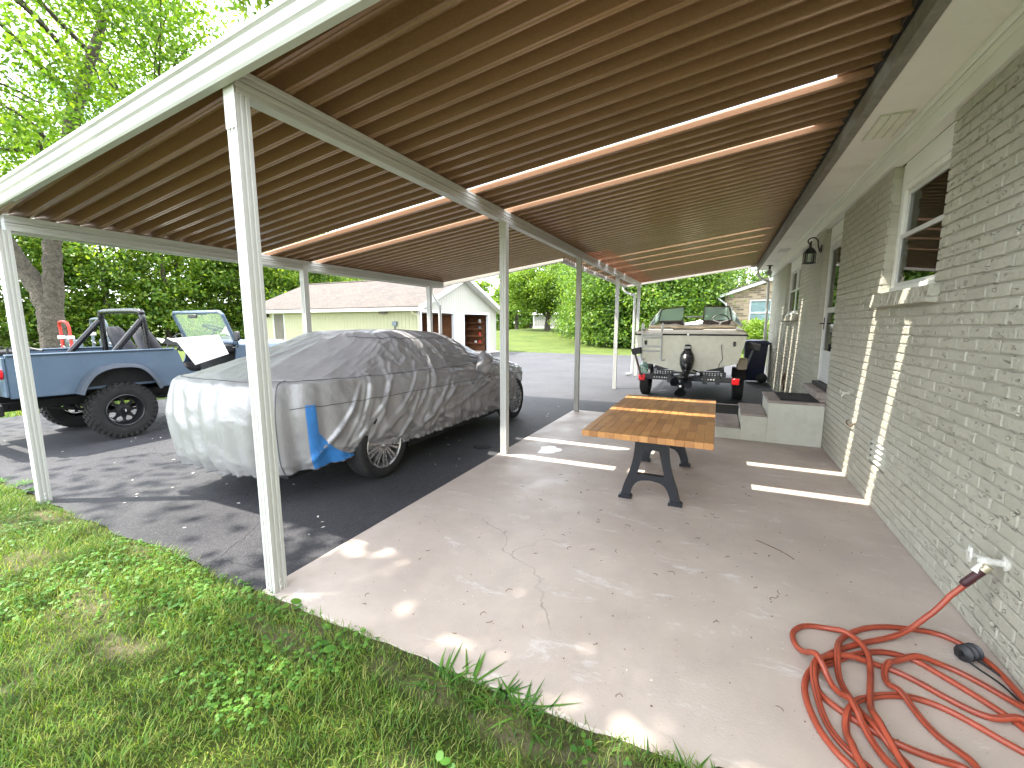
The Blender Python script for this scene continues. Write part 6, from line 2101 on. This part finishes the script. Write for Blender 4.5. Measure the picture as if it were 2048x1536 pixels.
tree('poplar_tree', 'thin sparse tree standing beyond the right slope of the garage roof', (-25.4, 54.0, .2),
     [[(0, 0, -.1, .3), (0, 0, 4, .2), (.2, 0, 9, .06)]], (0, 0, 6.0), (2.6, 2.6, 4.6), 46, 5200, .36, MAT['leafD'], 49, sig=.50, limb_n=12)
tree('pine_tree', 'dark blue-green tree left of the bright spreading tree', (-33.5, 78.0, 1.0),
     [[(0, 0, -.1, .4), (0, 0, 4, .3), (.1, 0, 10, .1)]], (0, 0, 6.6), (4.6, 4.6, 6.0), 70, 11000, .5, MAT['leafB'], 51, sig=.7, limb_n=6)
tree('garden_shrub', 'yellow-green rounded shrub beneath the window of the tan brick house', (1.95, 26.6, -.05),
     [[(0, 0, 0, .05), (0, 0, .5, .04), (0, 0, 1.0, .02)], [(0, 0, 0, .05), (.4, 0, .6, .04), (.7, 0, 1.1, .02)]], (0, 0, .95), (1.5, 1.0, 1.0), 70, 9000, .12, MAT['leafC'], 53, sig=.22, trunk_r=.03, limb_n=6, cat='shrub')

# woods: one far mass of foliage behind the lawn, with trunks inside it
def woods(name, label, spots, leaf, mat, seed, per):
    r = np.random.default_rng(seed)
    Vs, Fs, off = [], [], 0
    for i, (x, y, h, rx_, ry_) in enumerate(spots):
        gz_ = float(ground_z(np.array(x), np.array(y)))
        cl = clumps((x, y, gz_ + h * .55), (rx_, ry_, h * .52), 64, seed + i, inner=.3)
        sk = clumps((x, y, gz_ + h * .16), (rx_ * 1.05, ry_ * 1.05, h * .2), 26, seed + 100 + i, inner=.3)
        cl = np.concatenate([cl, sk])
        n = per // len(cl)
        C = (cl[:, None, :] + r.normal(size=(len(cl), n, 3)) * np.array([1, 1, .5]) * .55 * r.uniform(.6, 1.4, (len(cl), 1, 1))).reshape(-1, 3)
        C = C[C[:, 2] > gz_ + .02]
        V, F = leaves(C, leaf, seed + 200 + i, .5)
        Vs.append(V)
        Fs.append(F + off)
        off += len(V)
    o = mesh_np(name, np.concatenate(Vs), np.concatenate(Fs), mat)
    tag(o, label, 'woods', kind='stuff')
    tk = MB()
    for (x, y, h, rx_, ry_) in spots:
        gz_ = float(ground_z(np.array(x), np.array(y)))
        tk.tube(catmull([(x, y, gz_ - .1), (x + .1, y, gz_ + h * .3), (x - .1, y + .1, gz_ + h * .75)], 4), [.22] * 3 + [.16] * 4 + [.08] * 2, 7)
    tk.build('trunks', MAT['bark'], o, True)['kind'] = 'stuff'
    return o
rw = np.random.default_rng(77)
spots = []
for k, s_ in enumerate(np.linspace(0, 1, 17)):
    x, y = -44 + 8 * s_, -6 + 38 * s_
    spots.append((x + rw.uniform(-1.5, 1.5), y + rw.uniform(-.6, .6), rw.uniform(7.5, 12), rw.uniform(2.2, 3.4), rw.uniform(2.2, 3.2)))
for k, s_ in enumerate(np.linspace(0, 1, 10)):
    spots.append((-52 + 8 * s_, -10 + 46 * s_, rw.uniform(12, 16), 3.8, 3.6))
woods('woods', 'dense green woods along the lawn behind the pickup', spots, .27, MAT['leafB'], 61, 9500)
spots = [(-8.4, 31.0, 6.5, 1.7, 1.8), (-6.9, 29.0, 6.0, 1.8, 1.5), (-5.2, 29.2, 7.0, 1.8, 1.5), (-3.6, 28.8, 6.0, 1.7, 1.5), (-2.2, 29.8, 6.5, 1.6, 1.6), (-.9, 31.2, 6.6, 1.4, 1.6),
         (-7.6, 33.5, 8, 2.4, 2), (-4.2, 33.5, 9, 2.6, 2), (-1.2, 35, 9.0, 2.4, 2), (1.6, 43, 10, 3.2, 2.4), (5.5, 44, 10, 3.2, 2.4), (-10.6, 36.5, 7.5, 2.0, 2.0), (-12.4, 41.0, 8.0, 2.2, 2.0)]
woods('thicket', 'overgrown bright green thicket behind the boat', spots, .20, MAT['leafD'], 63, 12000)
spots = []
for k, s_ in enumerate(np.linspace(0, 1, 9)):
    spots.append((-95 + 95 * s_ + rw.uniform(-2, 2), 118 + rw.uniform(-6, 6), rw.uniform(10, 15), 6, 4))
for k, s_ in enumerate(np.linspace(0, 1, 6)):
    spots.append((-46 + 12 * s_, 46 + 34 * s_, rw.uniform(7, 10), 3, 3))
woods('far_woods', 'distant hazy tree line beyond the lawn right of the garage', spots, .75, MAT['leafB'], 65, 2600)
single(MB().cbox(-42.0, -38.5, 92, 95, 1.0, 2.5, .02).prism([(-42.2, 2.5), (-38.3, 2.5), (-40.2, 3.3)], 1, 91.8, 95.2), 'red_shed', MAT['redpaint'], 'tiny red outbuilding far away left of the spreading tree', 'outbuilding')

# ------------------------------------------------------------------ near grass, clover, weeds
def blades(n, xr, yr, hmin, hmax, wmin, wmax, seed, lean=.55, fn=None, yfun=None):
    r = np.random.default_rng(seed)
    x = r.uniform(*xr, n)
    y = r.uniform(*yr, n)
    keep = np.ones(n, bool)
    if fn is not None:
        keep = r.random(n) < fn(x, y)
    x, y = x[keep], y[keep]
    n = len(x)
    z = ground_z(x, y) + 0.03 * (vnoise(x * 1.7 + 40, y * 1.7 + 40, 8) - .5)
    az = r.uniform(0, 2 * np.pi, n)
    tuft = .55 + .9 * vnoise(x * 5 + 9, y * 5 + 33, 17)
    h = r.uniform(hmin, hmax, n) * tuft
    wd = r.uniform(wmin, wmax, n)
    ln = r.uniform(.15, 1.0, n) * lean * h * 1.6
    d = np.stack([np.cos(az), np.sin(az), np.zeros(n)], 1)
    s = np.stack([-np.sin(az), np.cos(az), np.zeros(n)], 1)
    b = np.stack([x, y, z], 1)
    upv = np.array([0, 0, 1.0])
    V = np.empty((n, 5, 3))
    V[:, 0] = b - s * wd[:, None] * .5
    V[:, 1] = b + s * wd[:, None] * .5
    m = b + d * (ln * .38)[:, None] + upv * (h * .62)[:, None]
    V[:, 2] = m + s * wd[:, None] * .42
    V[:, 3] = m - s * wd[:, None] * .42
    V[:, 4] = b + d * ln[:, None] + upv * h[:, None]
    base = np.arange(n)[:, None] * 5
    F = np.concatenate([base + np.array([[0, 1, 2]]), base + np.array([[0, 2, 3]]), base + np.array([[3, 2, 4]])])
    return V.reshape(-1, 3), F

def dens(x, y):
    s = soil(x, y)
    dist = np.hypot(x, y)
    e = 1.398 + .05 * (vnoise(x * 6 + 5, y * 0 + 5, 18) - .5) + np.where(x < -2.3, .05 * vnoise(x * 2.4 + 44, y * 0 + 9, 19), 0)
    return np.clip(1.0 - 1.05 * s, .03, 1) * (y < e) * np.clip(4.2 / (dist + 1.0), .25, 1)
V, F = blades(300000, (-9.5, 1.0), (-1.3, 1.46), .014, .042, .0022, .0046, 71, 1.0, dens)
o = mesh_np('grass', V, F, MAT['grass'])
tag(o, 'short mown grass in front of the carport', 'grass', kind='stuff')
# broad strip beyond the drive and the far lawn edge, coarser
def dens2(x, y):
    return np.where((x < -10.5) & (x > -22), 1.0, 0.0)
V, F = blades(60000, (-20, -10.4), (0.5, 14.5), .04, .10, .008, .016, 72, .7, dens2)
tag(mesh_np('grass', V, F, MAT['grass']), 'mown grass beyond the driveway behind the pickup', 'grass', kind='stuff')

# clover: three round leaflets on a stalk
def clover(n, seed, size, fn):
    r = np.random.default_rng(seed)
    x = r.uniform(-7.5, .7, n)
    y = r.uniform(-.8, 1.42, n)
    k = r.random(n) < fn(x, y)
    x, y = x[k], y[k]
    n = len(x)
    z = ground_z(x, y) + 0.03 * (vnoise(x * 1.7 + 40, y * 1.7 + 40, 8) - .5) + r.uniform(.015, .045, n)
    C = np.stack([x, y, z], 1)
    az = r.uniform(0, 2 * np.pi, n)
    s = size * r.uniform(.6, 1.4, n)
    Vs = []
    tilt = r.uniform(-.35, .35, (n, 2))
    for l in range(3):
        a = az + l * 2.094
        cx = np.cos(a) * s * .55
        cy = np.sin(a) * s * .55
        for q in range(6):
            t = q * np.pi / 3
            px = cx + np.cos(t) * s * .5
            py = cy + np.sin(t) * s * .5
            Vs.append(C + np.stack([px, py, px * tilt[:, 0] + py * tilt[:, 1] - .15 * (px ** 2 + py ** 2) / s], 1))
    V = np.stack(Vs, 1).reshape(n, 3, 6, 3).reshape(-1, 3)
    return V, np.arange(n * 18).reshape(-1, 6)
def cden(x, y):
    return sstep(.42, .66, vnoise(x * 1.8 + 70, y * 1.8 + 15, 23)) * dens(x, y)
V, F = clover(22000, 81, .0115, cden)
tag(mesh_np('clover', V, F, MAT['weed']), 'clover and small round-leaved weeds among the grass', 'clover', kind='stuff')

# long-bladed weed tufts along the slab edge
wv, wf, off = [], [], 0
rt = np.random.default_rng(91)
tufts = [(-.98, 1.33, 26, .20), (-.86, 1.36, 22, .20), (-.72, 1.34, 24, .17), (-.62, 1.37, 18, .19), (-.55, 1.33, 16, .16), (-.12, 1.30, 10, .16), (-.02, 1.34, 9, .18), (.09, 1.35, 8, .15), (-.78, 1.18, 20, .13),
         (-1.02, 1.12, 16, .12), (-2.12, 1.33, 26, .10), (-2.3, 1.28, 22, .10), (-1.95, 1.15, 14, .10), (-.4, 1.02, 18, .12), (-.25, .92, 16, .12), (-.15, 1.15, 14, .13), (-2.9, 1.2, 16, .10), (-3.5, 1.15, 16, .1),
         (-1.4, .9, 14, .11), (-1.6, .55, 14, .12), (-.55, .8, 16, .11), (-5.6, 1.45, 22, .14), (-5.9, 1.5, 20, .14), (-6.2, 1.4, 22, .14), (.25, 1.32, 9, .14), (.4, 1.3, 8, .12)]
for (tx, ty, nb_, L) in tufts:
    for k in range(nb_):
        a = rt.uniform(0, 2 * np.pi)
        l = L * rt.uniform(.55, 1.15)
        el = rt.uniform(.35, 1.25)
        w_ = rt.uniform(.007, .014)
        bx0 = np.array([tx + rt.normal() * .02, ty + rt.normal() * .02, -.05])
        d = np.array([math.cos(a) * math.cos(el), math.sin(a) * math.cos(el), math.sin(el)])
        s = np.array([-math.sin(a), math.cos(a), 0])
        pts = []
        for i, (u, ww) in enumerate(((0, .5), (.3, 1), (.65, .8), (1, .04))):
            c_ = bx0 + d * l * u + np.array([math.cos(a) * .25 * l * u * u, math.sin(a) * .25 * l * u * u, -.42 * l * u * u])
            c_[2] = max(c_[2], -.045 if c_[1] < 1.38 else .004)
            pts += [c_ - s * w_ * ww * .5, c_ + s * w_ * ww * .5]
        wv += pts
        for i in range(3):
            wf.append((off + i * 2, off + i * 2 + 1, off + i * 2 + 3, off + i * 2 + 2))
        off += 8
# a few broad round leaves
for (tx, ty, n_, s0) in ((-2.0, 1.36, 5, .035), (-.25, 1.12, 4, .04), (-1.9, 1.4, 4, .035), (-.05, 1.25, 6, .03), (-.75, .98, 6, .03), (-2.55, 1.1, 8, .03), (-.35, 1.27, 9, .025), (-1.55, 1.25, 9, .025), (.15, 1.2, 8, .03), (-3.1, 1.25, 9, .03)):
    for k in range(n_):
        c_ = np.array([tx + rt.normal() * .05, ty + rt.normal() * .03, rt.uniform(-.02, .04)])
        a = rt.uniform(0, 6.28)
        t1 = np.array([math.cos(a), math.sin(a), rt.uniform(-.3, .3)])
        t2 = np.array([-math.sin(a), math.cos(a), rt.uniform(-.3, .3)])
        s = s0 * rt.uniform(.6, 1.3)
        for q in range(8):
            t = q * math.pi / 4
            wv.append(c_ + t1 * s * math.cos(t) * .6 + t2 * s * math.sin(t) * .5)
        wf += [(off, off + 1, off + 2, off + 3), (off, off + 3, off + 4, off + 7), (off + 4, off + 5, off + 6, off + 7)]
        off += 8
tag(mesh_np('weeds', np.array(wv), np.array(wf), MAT['weed']), 'long-bladed weed tufts and broad leaves along the slab edge', 'weeds', kind='stuff')

# ------------------------------------------------------------------ litter on slab and asphalt
rd = np.random.default_rng(101)
tw = MB()
for k in range(60):
    x, y = rd.uniform(-1.9, .5), rd.uniform(1.5, 4.6)
    a, r0, sp = rd.uniform(0, 6.28), rd.uniform(.012, .022), rd.uniform(1.5, 3.6)
    tw.tube([(x + r0 * math.cos(a + t), y + r0 * math.sin(a + t), .0022 + .002 * math.sin(t * 2)) for t in np.linspace(0, sp, 7)], .0014, 4)
for k in range(240):
    x, y = rd.uniform(-2.1, 1.15), rd.uniform(1.45, 5.2)
    s = rd.uniform(.0015, .005)
    tw.add([(x, y - s, .0015), (x + s * 1.3, y, .002), (x, y + s, .0032), (x - s, y, .0015)], [(0, 1, 2, 3)])
tw.tube(catmull([(.32, 3.28, .004), (.40, 3.22, .006), (.47, 3.17, .004), (.52, 3.10, .004)], 5), .0022, 5)
tag(tw.build('twigs', MAT['twig']), 'dry curled bits and grit scattered over the slab', 'litter', kind='stuff')
fl = MB()
for k in range(300):
    on = rd.random() < .5
    x, y = (rd.uniform(-2.0, 1.1), rd.uniform(1.6, 6)) if on else (rd.uniform(-9, -2.4), rd.uniform(1.5, 7.5))
    s = rd.uniform(.003, .009) * (1 if on else 2.2)
    z_ = .0016 if on else -.0155
    a = rd.uniform(0, 3.14)
    c, s2 = math.cos(a), math.sin(a)
    fl.add([(x + s * (c * u - s2 * v * .5), y + s * (s2 * u + c * v * .5), z_ + .0015 * (u > 0)) for u, v in ((-1, -.6), (.2, -1), (1, .1), (.1, 1), (-.8, .5))], [(0, 1, 2, 3, 4)])
tag(fl.build('flecks', MAT['chip']), 'pale leaf scraps and flecks scattered on slab and asphalt', 'litter', kind='stuff')
